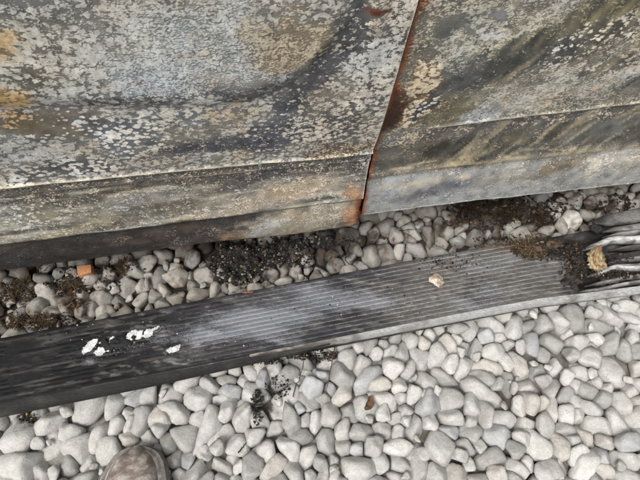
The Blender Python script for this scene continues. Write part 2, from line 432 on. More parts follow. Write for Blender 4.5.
p.blob(340, 150, 40, 12, under=(80, 72, 64), flake=(196, 182, 162), dens=.55, fine=.7)
p.blob(368, 0, 14, 6, under=(88, 46, 32), flake=(110, 58, 40), dens=.4, rag=.5)
band = lambda t0, t1: np.clip(np.minimum((Z - (crease_l(U) + t0)) / .012, ((crease_l(U) + t1) - Z) / .012) + .3, 0, 1)
p.put(band(-.052, -.006), under=(74, 72, 70), flake=(188, 180, 164), dens=.40, fine=.75)
p.put(band(-.20, -.046), under=(122, 119, 112), flake=(174, 170, 160), dens=.48, fine=.6)
p.put(sst(.50, .66, fbm(U * 7, Z * 90, 131, 4)) * band(-.20, -.046), under=(78, 75, 70), dens=.36, rag=.5, k=.85)
p.put(sst(.54, .68, fbm(U * 6 + 5, Z * 110, 141, 4)) * band(-.20, -.030), under=(168, 164, 148), flake=(196, 192, 178), dens=.6, rag=.5, k=.7)
p.blob(30, 214, 46, 12, -5, under=(120, 116, 100), flake=(200, 200, 192), dens=.58, fine=.4)
p.blob(150, 212, 60, 8, -6, under=(92, 86, 74), dens=.35, k=.85)
p.blob(90, 200, 80, 5, -5, under=(70, 66, 60), dens=.25, k=.8)
p.blob(250, 180, 50, 6, -6, under=(62, 60, 60), dens=.3, k=.8)
p.blob(270, 198, 90, 10, -6, under=(142, 132, 118), flake=(188, 178, 162), dens=.5, fine=.8)
p.blob(356, 196, 14, 12, under=(150, 116, 88), flake=(192, 152, 120), dens=.5, fine=.8, k=.8)
p.blob(60, 232, 70, 6, -6, under=(144, 138, 116), flake=(180, 172, 146), dens=.5, k=.6)
p.line([(350, 155), (270, 162.3)], 1.2, under=(150, 144, 132), rag=1.2, k=.6)  # fainter end of the crease highlight, put into the colour
p.line([(-300, 214.4), (280, 161.4)], 1.5, under=(188, 180, 162), flake=(196, 188, 170), dens=.6, rag=.6)  # crease ridge: scraped paint plus its highlight from above, painted pale
p.line([(0, 197), (260, 172)], 1.4, under=(140, 132, 116), dens=.4, rag=1.3, k=.8)
w = np.clip(1 - (gap_u(Z) - U) / .006, 0, 1); p.put(w, under=(196, 190, 178), flake=(200, 194, 182), dens=.6, rag=.5)  # lit door edge beside the gap, painted as a pale line
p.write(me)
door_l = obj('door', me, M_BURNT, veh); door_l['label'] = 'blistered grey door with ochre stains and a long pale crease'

# ---- right door
me, U, Z = skin('door', False)
p = Paint(U, Z, (106, 104, 97), (178, 174, 161), .64, .75, 47)
rim_ = 1 - .75 * sst(.85, .72, U) * sst(.72, .62, Z)
p.put(sst(.50, .68, fbm(U * 3.2 + 1, Z * 4.2 + 6, 521, 4)) * rim_, under=(74, 75, 73), dens=.34, rag=.6, k=.8)
p.put(sst(.56, .72, fbm(U * 3.6 + 18, Z * 4.0 + 2, 531, 4)) * rim_, flake=(182, 160, 122), under=(112, 100, 78), rag=.6, k=.6)
p.blob(480, 30, 70, 40, under=(110, 110, 102), flake=(182, 179, 166), dens=.76, fine=.5)
p.blob(456, 20, 20, 17, under=(98, 100, 96), flake=(120, 122, 118), dens=.25, rag=.6)
p.blob(432, 50, 18, 16, -30, under=(100, 100, 92), dens=.30, rag=.7)
p.blob(503, 10, 8, 8, under=(116, 116, 118), flake=(150, 150, 152), dens=.3, rag=.5)
p.blob(490, 38, 12, 7, flake=(190, 189, 184), dens=.9, rag=.6)
p.line([(425, 98), (460, 82), (500, 62), (545, 44), (590, 22), (640, -20)], 17, under=(76, 78, 77), flake=(150, 148, 132), dens=.24, fine=.6, k=.9)
p.line([(500, 66), (540, 42)], 14, under=(60, 62, 62), dens=.10, rag=.6)
p.blob(610, 8, 60, 20, -25, under=(96, 93, 76), flake=(146, 140, 114), dens=.42, fine=.7)
p.blob(590, 42, 60, 16, -14, under=(70, 70, 68), flake=(204, 200, 190), dens=.58, fine=.1)
p.blob(555, 90, 120, 26, -8, under=(136, 132, 122), flake=(194, 188, 174), dens=.80, fine=.75)
p.blob(620, 64, 40, 14, -10, under=(88, 86, 80), flake=(196, 190, 176), dens=.62, fine=.35)
p.blob(636, 88, 16, 9, under=(64, 66, 68), dens=.2)
p.blob(448, 112, 22, 24, -20, under=(100, 96, 82), flake=(168, 158, 132), dens=.38, fine=.8)
p.blob(420, 105, 24, 44, 12, under=(104, 84, 62), flake=(204, 190, 164), dens=.66, fine=.25)
p.blob(432, 104, 8, 20, 14, under=(66, 66, 66), flake=(206, 200, 190), dens=.5, fine=.0)
p.blob(480, 118, 30, 9, -6, under=(120, 122, 122), flake=(178, 180, 178), dens=.7, fine=.8)
dz = Z - crease_r(U)
p.put(np.clip(np.minimum((dz + .036) / .01, -dz / .008) + .2, 0, 1) * (U > pan(425, 133)[0]), under=(90, 88, 87), flake=(190, 180, 164), dens=.55, fine=.5)
p.put(np.clip(np.minimum((Z - fold_r(U)) / .012, (crease_r(U) - .030 - Z) / .014) + .15, 0, 1), under=(88, 86, 80), flake=(156, 148, 130), dens=.36, fine=.75)
p.wl = .30
for q, vein in enumerate(([(482, 131), (472, 138), (466, 147), (458, 157), (446, 164), (428, 169), (404, 173)], [(492, 134), (482, 141), (474, 152), (466, 163), (452, 170)],
                          [(514, 130), (506, 137), (499, 148), (493, 158), (478, 166), (452, 172)], [(538, 131), (528, 139), (521, 150), (508, 159), (490, 165)], [(566, 127), (552, 134), (542, 146), (528, 156), (508, 164), (480, 172)],
                          [(600, 122), (584, 132), (572, 144), (556, 153)], [(636, 116), (616, 126), (600, 138), (588, 149)], [(392, 176), (430, 168), (480, 163), (530, 158), (580, 154)], [(430, 181), (470, 173), (520, 166), (570, 160)])):
    p.line(vein, (2.4, 1.8, 2.6, 2.2, 2.6, 2.0, 2.4, 2.0, 2.2)[q], under=(164, 152, 126), flake=(178, 164, 136), dens=.45, rag=1.2, k=.75)
p.wl = .10
p.blob(462, 152, 22, 10, -40, under=(50, 48, 44), dens=.08, rag=.5)
p.blob(440, 156, 14, 8, -35, under=(56, 54, 50), dens=.1, rag=.6)
p.blob(560, 140, 18, 8, -35, under=(60, 59, 55), dens=.1, rag=.6)
p.blob(486, 166, 30, 5, -8, under=(60, 58, 54), dens=.15, rag=.6)
p.blob(496, 146, 16, 9, -40, under=(50, 48, 44), dens=.08, rag=.5)
p.blob(516, 148, 12, 8, -40, under=(130, 116, 88), dens=.3, rag=1.0, k=.65)
p.blob(610, 134, 44, 12, -16, under=(98, 98, 94), flake=(140, 138, 130), dens=.3, fine=.6)
p.put(np.clip((fold_r(U) - .006 - Z) / .02 + .25, 0, 1), under=(142, 143, 142), flake=(182, 180, 172), dens=.45, fine=.75)
p.blob(440, 190, 50, 7, -7, under=(104, 106, 110), dens=.3)
p.blob(560, 172, 30, 6, -7, under=(112, 104, 88), dens=.3)
p.blob(620, 165, 40, 14, -7, under=(160, 156, 146), flake=(196, 190, 178), dens=.6, fine=.6)
p.line([(400, 177), (480, 168), (560, 160), (640, 151)], 2.6, under=(156, 144, 122), flake=(176, 162, 136), dens=.5, rag=1.1, k=.8)
p.line([(380, 190), (470, 180)], 2.5, under=(164, 152, 128), rag=.9, k=.8)
p.wl = .35
for q in range(16):                                        # slanting smoke streaks in the upper field
    x = 470 + q * 11.5; y = 60 - q * 2.5
    p.line([(x + 22, y - 34), (x + 10, y - 16), (x - 4, y)], 3.2, under=(72, 72, 64) if q % 2 else (132, 126, 104), rag=1.2, k=.55)
p.wl = .05
a_, b_ = U * .57 + Z * .82, -U * .82 + Z * .57           # smoke drawn out along one slant
fld = sst(.0, .05, Z - crease_r(U)) * sst(pan(430, 60)[0], pan(520, 60)[0], U); low = sst(.0, -.02, Z - crease_r(U)) * sst(-.01, .01, Z - fold_r(U)) * sst(pan(400, 150)[0], pan(450, 150)[0], U)
st = fbm(a_ * 7, b_ * 62, 541, 4)
p.put(sst(.50, .64, st) * np.maximum(fld * .6, low), under=(76, 76, 71), dens=.28, rag=.5, k=.6)
p.put(sst(.54, .66, fbm(a_ * 8 + 4, b_ * 80, 551, 4)) * np.maximum(fld * .6, low), under=(150, 142, 120), flake=(178, 168, 144), dens=.5, rag=.5, k=.6)
p.line([(430, 133), (640, 107)], 1.5, under=(170, 165, 152), flake=(180, 174, 160), dens=.6, rag=.9, k=.55)  # faint highlight along this door's crease, put into the colour
w = np.clip(1 - (U - gap_u(Z)) / .022, 0, 1); p.put(w, under=(122, 72, 44), flake=(160, 104, 66), dens=.45, fine=.9, rag=.7)
p.blob(393, 118, 14, 26, 12, under=(60, 40, 28), flake=(110, 66, 40), dens=.3, rag=.8)
w = np.clip(1 - (U - gap_u(Z)) / .009, 0, 1); p.put(w, under=(150, 72, 36), flake=(176, 92, 50), dens=.4, rag=.4, k=.9)
p.write(me)
door_r = obj('door', me, M_BURNT, veh); door_r['label'] = 'smoke-streaked door with a rusty front edge'

# ---- rocker panel under the left door
ur = pan(357, 215)[0]
us = np.linspace(-1.45, ur, 300); rows = np.linspace(0, 1, 26)
U = np.tile(us, (26, 1)); zt = base_l(U) + .012; zb = sill_l(U) + 0.003 * (fbm(U * 26, U * 0, 5, 4) - .5)
Z = zb + (zt - zb) * rows[:, None]
fr = rows[:, None]
o = -.006 + .010 * np.sin(np.pi * np.clip(fr * .9 + .1, 0, 1)) - .012 * sst(.84, 1.0, fr) * sst(-.02, -.25, U) - .016 * sst(.14, 0, fr) + .0075 * sst(-.25, -.02, U) \
    + .004 * (fbm(U * 9, Z * 20, 8, 3) - .5) + .0015 * (fbm(U * 45, Z * 60, 9, 3) - .5)
V = np.stack([U.ravel(), -o.ravel(), Z.ravel()], 1); nc = U.shape[1]
F = grid_faces(*U.shape)
hem = np.arange(nc); end = np.arange(26) * nc + nc - 1
V = np.vstack([V, V[hem] + [0, .05, .012], V[end] + [0, .035, 0]])
F = F.tolist() + [(int(hem[i + 1]), int(hem[i]), 26 * nc + i, 26 * nc + i + 1) for i in range(nc - 1)] + [(int(end[i]), 26 * nc + nc + i, 26 * nc + nc + i + 1, int(end[i + 1])) for i in range(25)]
me = mesh_np('rocker_panel', V, F)
Uf = np.concatenate([U.ravel(), us, U[:, -1]]); Zf = np.concatenate([Z.ravel(), Z[0], Z[:, -1]])
p = Paint(Uf, Zf, (50, 48, 47), (104, 97, 90), .24, .8, 63)
p.put(sst(.52, .66, fbm(Uf * 7, Zf * 70, 601, 4)), under=(70, 62, 57), flake=(124, 114, 104), dens=.3, rag=.6, k=.7)
p.blob(120, 262, 160, 5, -8, under=(84, 64, 54), flake=(120, 92, 76), dens=.4)
p.blob(190, 238, 40, 8, -8, under=(60, 56, 54), flake=(150, 140, 128), dens=.35, fine=.9)
p.blob(300, 222, 84, 26, -8, under=(138, 130, 116), flake=(182, 172, 152), dens=.55, fine=.9)
p.blob(270, 222, 26, 8, -8, under=(150, 150, 146), flake=(196, 194, 186), dens=.55, fine=.9, k=.8)
p.blob(235, 235, 18, 9, -8, under=(126, 106, 84), flake=(162, 138, 112), dens=.5, fine=.9, k=.8)
p.blob(350, 212, 12, 14, under=(158, 116, 86), flake=(194, 150, 116), dens=.5, fine=.9, k=.8)
p.line([(357, 195), (357, 226)], 4, under=(120, 66, 40), flake=(150, 90, 58), dens=.4, rag=.5)
p.write(me)
rock = obj('rocker_panel', me, M_BURNT, veh); rock['label'] = 'sooty rocker panel turning tan and rusty at its end'

# ---- what stands behind the skins
shell = obj('body_shell', box_mesh('body_shell', (-1.44, .030, .20), (1.54, 1.55, Z_TOP - .012), .01), M_SHELL, veh)
k2 = obj('floor_pan', box_mesh('floor_pan', (-1.44, .09, .150), (1.54, 1.5, .196), .006), M_SHELL, veh)
cap_l = obj('door_cap', box_mesh('door_cap', (-1.45, -.012, Z_TOP - .006), (gap_u(Z_TOP) - .006, .07, Z_TOP + .012), .004), M_SHELL, veh)
cap_r = obj('door_cap', box_mesh('door_cap', (gap_u(Z_TOP) + .006, -.012, Z_TOP - .006), (1.55, .07, Z_TOP + .012), .004), M_SHELL, veh)

# ------------------------------------------------------------------ the running board
ZB = 0.070                                                # tread level
back_pts = [at(0, 337, ZB), at(500, 243, ZB)]
front_pts = [at(0, 393, ZB), at(390, 329, ZB)]
def line_y(a, b, x): return a[1] + (b[1] - a[1]) * (x - a[0]) / (b[0] - a[0])
def back_y(x): return line_y(back_pts[0], back_pts[1], x)
fr_tab = [(-1.1, None)] 
_fx = np.array([at(0, 404, ZB)[0], at(200, 366, ZB)[0], at(390, 329, ZB)[0], at(540, 300, ZB)[0], at(640, 287, ZB)[0]])
_fy = np.array([at(0, 404, ZB)[1], at(200, 366, ZB)[1], at(390, 329, ZB)[1], at(540, 300, ZB)[1], at(640, 287, ZB)[1]])
def front_y(x):
    x = np.asarray(x, float)
    y = np.interp(x, _fx, _fy)
    y = np.where(x < _fx[0], _fy[0] + (x - _fx[0]) * (_fy[2] - _fy[0]) / (_fx[2] - _fx[0]), y)
    return np.where(x > _fx[-1], _fy[-1] + (x - _fx[-1]) * .17, y)
X_L, X_END, X_R = -1.25, at(572, 262, ZB)[0], 1.15         # the tread is burnt away beyond X_END

board = empty('running_board', (0, 0, 0))
tag(board, 'charred ribbed running board lying loose on white gravel, one end melted open', 'running board')

def px_of(x, y, z):
    """Where a place on the board was seen, for reading measured stains."""
    c, s = math.cos(TILT), math.sin(TILT); Y, Zz = y, z - CAM_H
    yc, zc = Y * c + Zz * s, -Y * s + Zz * c
    return 320 + FPX * x / -zc, 240 - FPX * yc / -zc
def board_tint(x, y, t, seed=0):
    """Scorched colour of the tread: x along, t = 0 back .. 1 front."""
    n = fbm(x * 9, y * 30, 71 + seed, 5); n2 = fbm(x * 26, y * 80, 75 + seed, 4); n3 = fbm(x * 60, y * 160, 78, 3)
    c = np.tile(lin(33, 33, 35), (x.size, 1))
    def put(w, col):
        nonlocal c
        c = c + (lin(*col) - c) * np.clip(w, 0, 1)[:, None]
    X = lambda px, py: at(px, py, ZB)[0]
    put(sst(X(130, 350), X(250, 320), x + .10 * (n - .5)), (72, 72, 76))
    put(sst(.50, .72, n2) * sst(X(150, 340), X(230, 320), x) * .5, (120, 118, 116))
    ash = np.exp(-np.abs((x - X(285, 310)) / .20) ** 1.5 - np.abs((t - .45) / .44) ** 1.6)
    put(sst(.35, .75, ash + .7 * (n - .5) + .5 * (n2 - .5)), (106, 108, 116))
    put(sst(X(345, 300), X(430, 280), x + .1 * (n - .5)), (118, 116, 113))
    put(sst(.56, .7, n2) * sst(X(380, 300), X(430, 280), x) * .6, (92, 88, 84))
    put(sst(.35, .8, 1.2 - np.hypot((x - X(478, 290)) / .045, (t - .72) / .30) + .6 * (n2 - .5)) * .8, (66, 64, 64))
    put(sst(.45, .75, sst(X(440, 260), X(540, 250), x) * sst(.75, .0, t) + .7 * (n2 - .5)), (104, 86, 68))
    put(sst(X(548, 262), X(582, 262), x + .06 * (n2 - .5)), (34, 31, 29))
    put(sst(.4, .8, 1.2 - np.hypot((x - X(128, 348)) / .11, (t - .5) / .42) + .5 * (n2 - .5)) * .8, (30, 31, 34))
    put(sst(.4, .8, 1.2 - np.hypot((x - X(100, 330)) / .05, (t - .12) / .10) + .5 * (n2 - .5)) * .5, (104, 100, 96))
    put(sst(.56, .70, fbm(x * 16, y * 330 - x * 62, 95, 4)) * .55 * sst(X(330, 300), X(150, 350), x), (98, 95, 92))
    put(sst(.6, .75, n3) * .35, (24, 24, 24))
    put(sst(.63, .74, fbm(x * 40, y * 260, 91, 3)) * .5 * sst(X(0, 370), X(200, 330), x), (160, 156, 150))
    ash2 = .55 * np.exp(-((x - X(215, 330)) / .10) ** 2 - ((t - .5) / .5) ** 2) + .35 * sst(X(360, 300), X(420, 280), x)
    return c, np.clip(np.maximum(ash, ash2) + 1.5 * (n - .5) + .8 * (n2 - .5), 0, 1)

def strip(name, xs, ts_o, mat, parent, tint_fn, zjit=0.0):
    """Lofted strip: at every x a row of (y, z); closed by its own underside."""
    nx = len(xs); rows = [ts_o(x) for x in xs]; m = len(rows[0])
    V = np.array([(x, y, z) for x, r in zip(xs, rows) for (y, z) in r])
    F = []
    for i in range(nx - 1):
        for j in range(m):
            a = i * m + j; b = i * m + (j + 1) % m
            F.append((a, b, b + m, a + m))
    F.append(tuple(range(m))[::-1]); F.append(tuple((nx - 1) * m + j for j in range(m)))
    me = mesh_np(name, V, F, False)
    tn = tint_fn(V)
    if isinstance(tn, tuple): attr_f(me, 'ash', tn[1]); tn = tn[0]
    attr_col(me, 'tint', tn)
    for pl in me.polygons: pl.use_smooth = len(pl.vertices) == 4
    return obj(name, me, mat, parent)

def sag(x, t):                                             # the tread buckled by heat towards its burnt end and at the left
    return -.006 * sst(.30, .62, x) * (1 - .3 * t) + .0022 * (float(vnoise(x * 6.0, t * 2.0, 3)) - .5) + .004 * sst(-.2, -.7, x) * (t - .4)

xs_t = np.concatenate([np.linspace(X_L, -.75, 24)[:-1], np.linspace(-.75, X_END, 260)])
def ragged(t):                                             # burnt edge: every line across ends somewhere else
    return X_END - .045 + .055 * float(fbm(t * 9 + 3, 0.3, 17, 4)) - .035 * (t < .35) + .02 * (t > .8)
TS = np.linspace(0, 1, 44)
def tread_mesh():
    V, T = [], []
    for x in xs_t:
        yb, yf = float(back_y(x)), float(front_y(x))
        for t in TS:
            xx = min(x, ragged(t)) if x > .30 else x
            yb2, yf2 = float(back_y(xx)), float(front_y(xx))
            z = ZB + sag(xx, t) - .004 * math.exp(-t / .02) - .0006 * (1 if .02 < t < .98 else 0)
            z += .0006 * (float(vnoise(xx * 40, t * 9, 5)) - .5)
            V.append((xx, yb2 + (yf2 - yb2) * t, z)); T.append(t)
    nx, m = len(xs_t), len(TS)
    V = np.array(V); T = np.array(T)
    low = V.copy(); low[:, 2] -= .007
    F = grid_faces(nx, m).tolist(); o = nx * m
    F2 = [[a + o for a in f[::-1]] for f in F]
    side = []
    for i in range(nx - 1):
        for j in (0, m - 1):
            a, b = i * m + j, (i + 1) * m + j; side.append([a, b, b + o, a + o] if j == 0 else [b, a, a + o, b + o])
    for j in range(m - 1):
        for i in (0, nx - 1):
            a, b = i * m + j, i * m + j + 1; side.append([b, a, a + o, b + o] if i == 0 else [a, b, b + o, a + o])
    me = mesh_np('tread', np.vstack([V, low]), F + F2 + side)
    c, ash = board_tint(V[:, 0], V[:, 1], T); attr_col(me, 'tint', np.vstack([c * 1.0, c * .5])); attr_f(me, 'ash', np.concatenate([ash, ash * 0]))
    return me
tread = obj('tread', tread_mesh(), M_TREAD, board); tread['label'] = 'ribbed tread burnt black at one end, ash grey beyond'

N_RIB = 15
for r in range(N_RIB):                                     # the tread's long ribs, each its own piece
    t0 = .050 + .90 * r / (N_RIB - 1); hw = .0285
    xe = ragged(t0) - .012
    xs = xs_t[(xs_t < xe)][::2]
    def rib_row(x, t0=t0, r=r):
        yb, yf = float(back_y(x)), float(front_y(x)); melt = float(sst(-.30, -.05, x)) * (.55 + .45 * float(vnoise(x * 14, r * 3.1, 44)))
        h = .0006 + .0005 * melt
        wob = .006 * (float(vnoise(x * 5, r * 1.7, 8)) - .5) * (1 - melt)
        P = []
        for q, zz in ((-hw, -.0014), (-hw * .86, h), (hw * .66, h), (hw * .74, h + .0004 * melt), (hw * .88, h), (hw, -.0014)):
            t = t0 + q + wob; P.append((yb + (yf - yb) * t, ZB - .0012 + sag(x, t) + zz))
        return P
    def rib_tint(V, t0=t0, r=r):
        c, ash = board_tint(V[:, 0], V[:, 1], np.full(len(V), t0), 0)
        n = fbm(V[:, 0] * 30, V[:, 0] * 0 + r * 9.1, 33, 4)
        edge = np.tile([0, .0, .0, 1.0, .7, .3], len(V) // 6)
        lift = edge * sst(.38, .70, n + .28 * sst(-.25, .35, V[:, 0]) - .12) * sst(-.45, .10, V[:, 0])
        c = c * (1 + .08 * sst(-.1, .3, V[:, 0]))[:, None]
        return c + (lin(178, 176, 172) - c) * (lift * .55)[:, None], ash
    strip('rib', xs, rib_row, M_TREAD_RIB, tread, rib_tint)

# black skirt rolled over the front edge: widest at the left, melted away towards the bare metal edge
def skirt_w(x): return float(np.interp(x, [-1.3, at(0, 404, .055)[0], at(150, 378, .06)[0], at(260, 356, .06)[0], at(330, 343, .06)[0]], [.019, .019, .016, .011, .004]))
def skirt_row(x):
    w = skirt_w(x); y = float(front_y(x)); z = ZB + sag(x, 1.0); j = .0025 * (float(vnoise(x * 30, 1.5, 61)) - .5)
    return [(y + .004, z + .001), (y - .10 * w, z - .002), (y - .45 * w, z - .16 * w - .003), (y - .82 * w, z - .45 * w - .004 + j), (y - 1.0 * w + j, z - .80 * w - .004), (y - .96 * w, z - .95 * w - .006),
            (y - .70 * w, z - .70 * w - .012), (y + .004, z - .013)]
xs = np.linspace(X_L, at(330, 343, .06)[0], 150)
def skirt_tint(V):
    n = fbm(V[:, 0] * 24, V[:, 1] * 60, 66, 4)
    c = np.tile(lin(46, 45, 44), (len(V), 1)); c += (lin(74, 71, 68) - c) * (sst(.5, .75, n) * .6)[:, None]
    return c
strip('skirt', xs, skirt_row, M_TREAD, board, skirt_tint)['label'] = 'black plastic skirt rolled over the front edge, thinning to nothing'

# bright metal edge
def edge_row(x):
    y = float(front_y(x)); z = ZB + sag(x, 1.0); w = float(np.interp(x, [at(250, 352, ZB)[0], at(390, 330, ZB)[0], at(540, 300, ZB)[0], 1.2], [.0006, .006, .008, .009])) * (.55 + .9 * float(vnoise(x * 60, 8.1, 23)) if x < at(370, 332, ZB)[0] else 1)
    c = .004 * math.sin(x * 9)
    j = .0012 * (float(vnoise(x * 22, 3.3, 7)) - .5)
    return [(y + .003, z + .0022), (y - .52 * w, z + .0026 + j), (y - .60 * w, z + .0016 + j), (y - w + j, z - .0075), (y - .8 * w, z - .020), (y + .003, z - .024)]
xs = np.linspace(at(250, 352, ZB)[0], X_R, 140)
def edge_tint(V):
    n = fbm(V[:, 0] * 30, V[:, 1] * 70, 81, 4); c = np.tile(lin(198, 198, 196), (len(V), 1))
    c += (lin(120, 116, 110) - c) * (sst(.52, .75, n) * .7)[:, None]
    w = sst(at(380, 330, ZB)[0], at(300, 345, ZB)[0], V[:, 0] + .08 * (n - .5)); c += (lin(92, 87, 82) - c) * (w * .9)[:, None]
    c += (lin(196, 190, 180) - c) * (w * sst(.52, .62, fbm(V[:, 0] * 90, V[:, 1] * 200, 83, 3)) * .8)[:, None]
    return c
et = strip('edge_trim', xs, edge_row, M_ALU, board, edge_tint); et['label'] = 'bright bare aluminium front edge'
for pl in et.data.polygons: pl.use_smooth = False

# the aluminium core under the tread, seen where the tread burnt away: a channelled plate with rounded ribs
def core_ridge(name, t_of, hw, hgt, x0, x1, tint, zl=-.012, bow=0.0):
    """A thin crumpled lip of the aluminium core, tapering out of the char."""
    xs = np.linspace(x0, x1, 90); K = 9
    def row(x):
        yb, yf = float(back_y(x)), float(front_y(x)); t = t_of(x); P = []
        s = float(sst(x0 - .004, x0 + .035, x)); w_ = hw * (.30 + .70 * s) * (.75 + .5 * float(vnoise(x * 22, hw * 900, 12))); h_ = hgt * (.25 + .75 * s) * (.6 + .8 * float(vnoise(x * 18, hgt * 700, 14)))
        lean = .6 * (float(vnoise(x * 9, hw * 300 + hgt * 50, 19)) - .35)
        for q in range(K):
            a = math.pi * q / (K - 1); e = math.cos(a)
            P.append((yb + (yf - yb) * t + w_ * np.sign(e) * abs(e) ** .6 + lean * h_ * math.sin(a), ZB + zl + h_ * math.sin(a) ** .7 + bow * s + .0012 * float(vnoise(x * 60, q * .9, 6))))
        P.append((yb + (yf - yb) * t - w_ * .9, ZB + zl - .006)); P.append((yb + (yf - yb) * t + w_ * .9, ZB + zl - .006))
        return P
    def tf(V):
        n = fbm(V[:, 0] * 44, V[:, 1] * 130, 92, 5); c = np.tile(lin(*tint), (len(V), 1))
        c += (lin(84, 80, 78) - c) * (sst(.52, .66, n) * .8)[:, None]
        w = sst(x0 + .06, x0, V[:, 0] + .07 * (n - .5)); c += (lin(44, 40, 37) - c) * (w * .9)[:, None]
        return c
    return strip(name, xs, row, M_ALU, board, tf)
def core_plate():
    def row(x):
        yb, yf = float(back_y(x)), float(front_y(x))
        P = [(yb, ZB - .020)] + [(yb + (yf - yb) * t, ZB - .024 - .006 * math.sin(t * 19)) for t in np.linspace(.04, .97, 24)] + [(yf, ZB - .010), (yf, ZB - .046), (yb, ZB - .046)]
        return P[::-1]
    def tf(V):
        n = fbm(V[:, 0] * 24, V[:, 1] * 40, 94, 5); c = np.tile(lin(52, 49, 48), (len(V), 1)); c += (lin(120, 118, 116) - c) * (sst(.56, .76, n) * .7)[:, None]
        return c
    return strip('core_channel', np.linspace(X_L + .01, X_R, 120), row, M_ALU, board, tf)
core_plate()
xa = at(588, 240, ZB)[0]
hump = lambda x, a: math.exp(-((x - a) / .035) ** 2)
core_ridge('core_ridge', lambda x: -.06 - .03 * hump(x, .60), .016, .009, at(598, 222, ZB)[0], X_R, (136, 134, 132), -.014)
core_ridge('core_ridge', lambda x: .12 - .03 * hump(x, .62), .007, .008, at(606, 232, ZB)[0], X_R, (160, 158, 156), -.013)
core_ridge('core_ridge', lambda x: .33 - .07 * hump(x, .615), .0072, .014, at(580, 246, ZB)[0], X_R, (222, 221, 218), -.012, .005)
core_ridge('core_ridge', lambda x: .73 - .06 * hump(x, .605), .0066, .013, at(588, 272, ZB)[0], X_R, (222, 221, 218), -.012, .004)
for t_, x_, cc in ((.21, 604, 176), (.42, 612, 120), (.60, 606, 150), (.86, 584, 160), (.94, 570, 176)):
    core_ridge('core_ridge', lambda x, t_=t_: t_ - .03 * hump(x, .62) + .02 * (float(vnoise(x * 12, t_ * 40, 3)) - .5), .0030, .008, at(x_, 219 + 64 * t_, ZB)[0], X_R, (cc, cc - 2, cc - 4), -.014, .001)
core_ridge('core_ridge', lambda x: .52, .010, .004, at(600, 256, ZB)[0], X_R, (70, 68, 74), -.018)

# ------------------------------------------------------------------ pebbles
def ico(sub):
    bm = bmesh.new(); bmesh.ops.create_icosphere(bm, subdivisions=sub, radius=1.0)
    V = np.array([v.co[:] for v in bm.verts]); V /= np.linalg.norm(V, axis=1)[:, None]
    F = np.array([[v.index for v in f.verts] for f in bm.faces]); bm.free(); return V, F
ICO = {s: ico(s) for s in (1, 2, 3, 4)}
def stone_shape(seed):
    r = np.random.default_rng(seed + 400)
    n = r.integers(7, 13)
    i = np.arange(n) + .5; ph = np.arccos(1 - 2 * i / n); th = math.pi * (1 + 5 ** .5) * i
    N = np.stack([np.cos(th) * np.sin(ph), np.sin(th) * np.sin(ph), np.cos(ph)], 1) + r.normal(0, .22, (n, 3))
    N /= np.linalg.norm(N, axis=1)[:, None]
    h = r.uniform(.70, 1.08, n); pw = r.uniform(9, 26)
    ax = np.array([1.0, r.uniform(.58, .92), r.uniform(.40, .66)])
    kn = r.normal(0, 1, (4, 3)) * 2.2; kp = r.uniform(0, 6.28, 4)
    def f(D):
        q = np.maximum(D @ N.T / h, 0); rad = (q ** pw).sum(1) ** (-1 / pw)
        rad = rad * (1 + .03 * np.sin(D @ kn.T + kp).sum(1))
        return D * rad[:, None] * ax
    ex = f(ICO[3][0]); m = np.abs(ex[:, 0]).max()
    c = (ex.max(0) + ex.min(0)) / 2
    return lambda sub: ((f(ICO[sub][0]) - c) / m, ICO[sub][1])
N_SHAPE = 30
SHAPES = [stone_shape(i) for i in range(N_SHAPE)]
S3 = []
for sfn in SHAPES:
    V, F = sfn(3); S3.append(np.vstack([V, V[F].mean(1)]))
G = 0.004
X0, X1, Y0, Y1 = -1.30, 1.30, -.32, 1.02
NX, NY = int((X1 - X0) / G), int((Y1 - Y0) / G)
gx = X0 + (np.arange(NX) + .5) * G; gy = Y0 + (np.arange(NY) + .5) * G
GXX, GYY = np.meshgrid(gx, gy, indexing='ij')
HT = np.full((NX, NY), GZ + .001)
OWN = np.full((NX, NY), -1, np.int32)
CEIL = 0.010 + .026 * fbm(GXX * 3, GYY * 3, 55, 3)
by, fy = back_y(GXX), front_y(GXX)
skw = np.array([skirt_w(x) for x in gx])[:, None]
under_board = (GYY < by + .008) & (GYY > fy - np.maximum(skw, .022) - .006)
CEIL = np.where(under_board, .016, CEIL)
under_veh = (GYY - OY) * CY - GXX * SY > .02
CEIL = np.where(under_veh, np.minimum(CEIL, .02), CEIL)
boot_zone = (np.abs(GXX - at(133, 470, .05)[0]) < .062) & (GYY < at(133, 447, .04)[1] + .004)
CEIL = np.where(boot_zone, -.004, CEIL)
stones = []                                                # (shape, half length, rotation 3x3, x, y, z)
def rotm(yaw, tx, ty):
    return np.array((Euler((tx, ty, 0)).to_matrix().to_4x4() @ Matrix.Rotation(yaw, 4, 'Z')).to_3x3())
def cells_of(shape, s, R):
    P = S3[shape] @ R.T * s
    i = np.round(P[:, 0] / G).astype(int); j = np.round(P[:, 1] / G).astype(int)
    i0, j0 = i.min(), j.min(); n, m = i.max() - i0 + 1, j.max() - j0 + 1
    lo = np.full((n, m), 9.0); hi = np.full((n, m), -9.0)
    np.minimum.at(lo, (i - i0, j - j0), P[:, 2]); np.maximum.at(hi, (i - i0, j - j0), P[:, 2])
    ok = lo < 5; a, b = np.nonzero(ok)
    return a + i0, b + j0, lo[ok], hi[ok]
def rest(ci, cj, lo, hi, a, b):
    ii, jj = ci + a, cj + b
    if ii.min() < 0 or jj.min() < 0 or ii.max() >= NX or jj.max() >= NY: return None
    q = HT[ii, jj] - lo
    k = int(len(q) * .90); z = np.partition(q, k)[k]
    if np.any(z + hi > CEIL[ii, jj]): return None
    return z
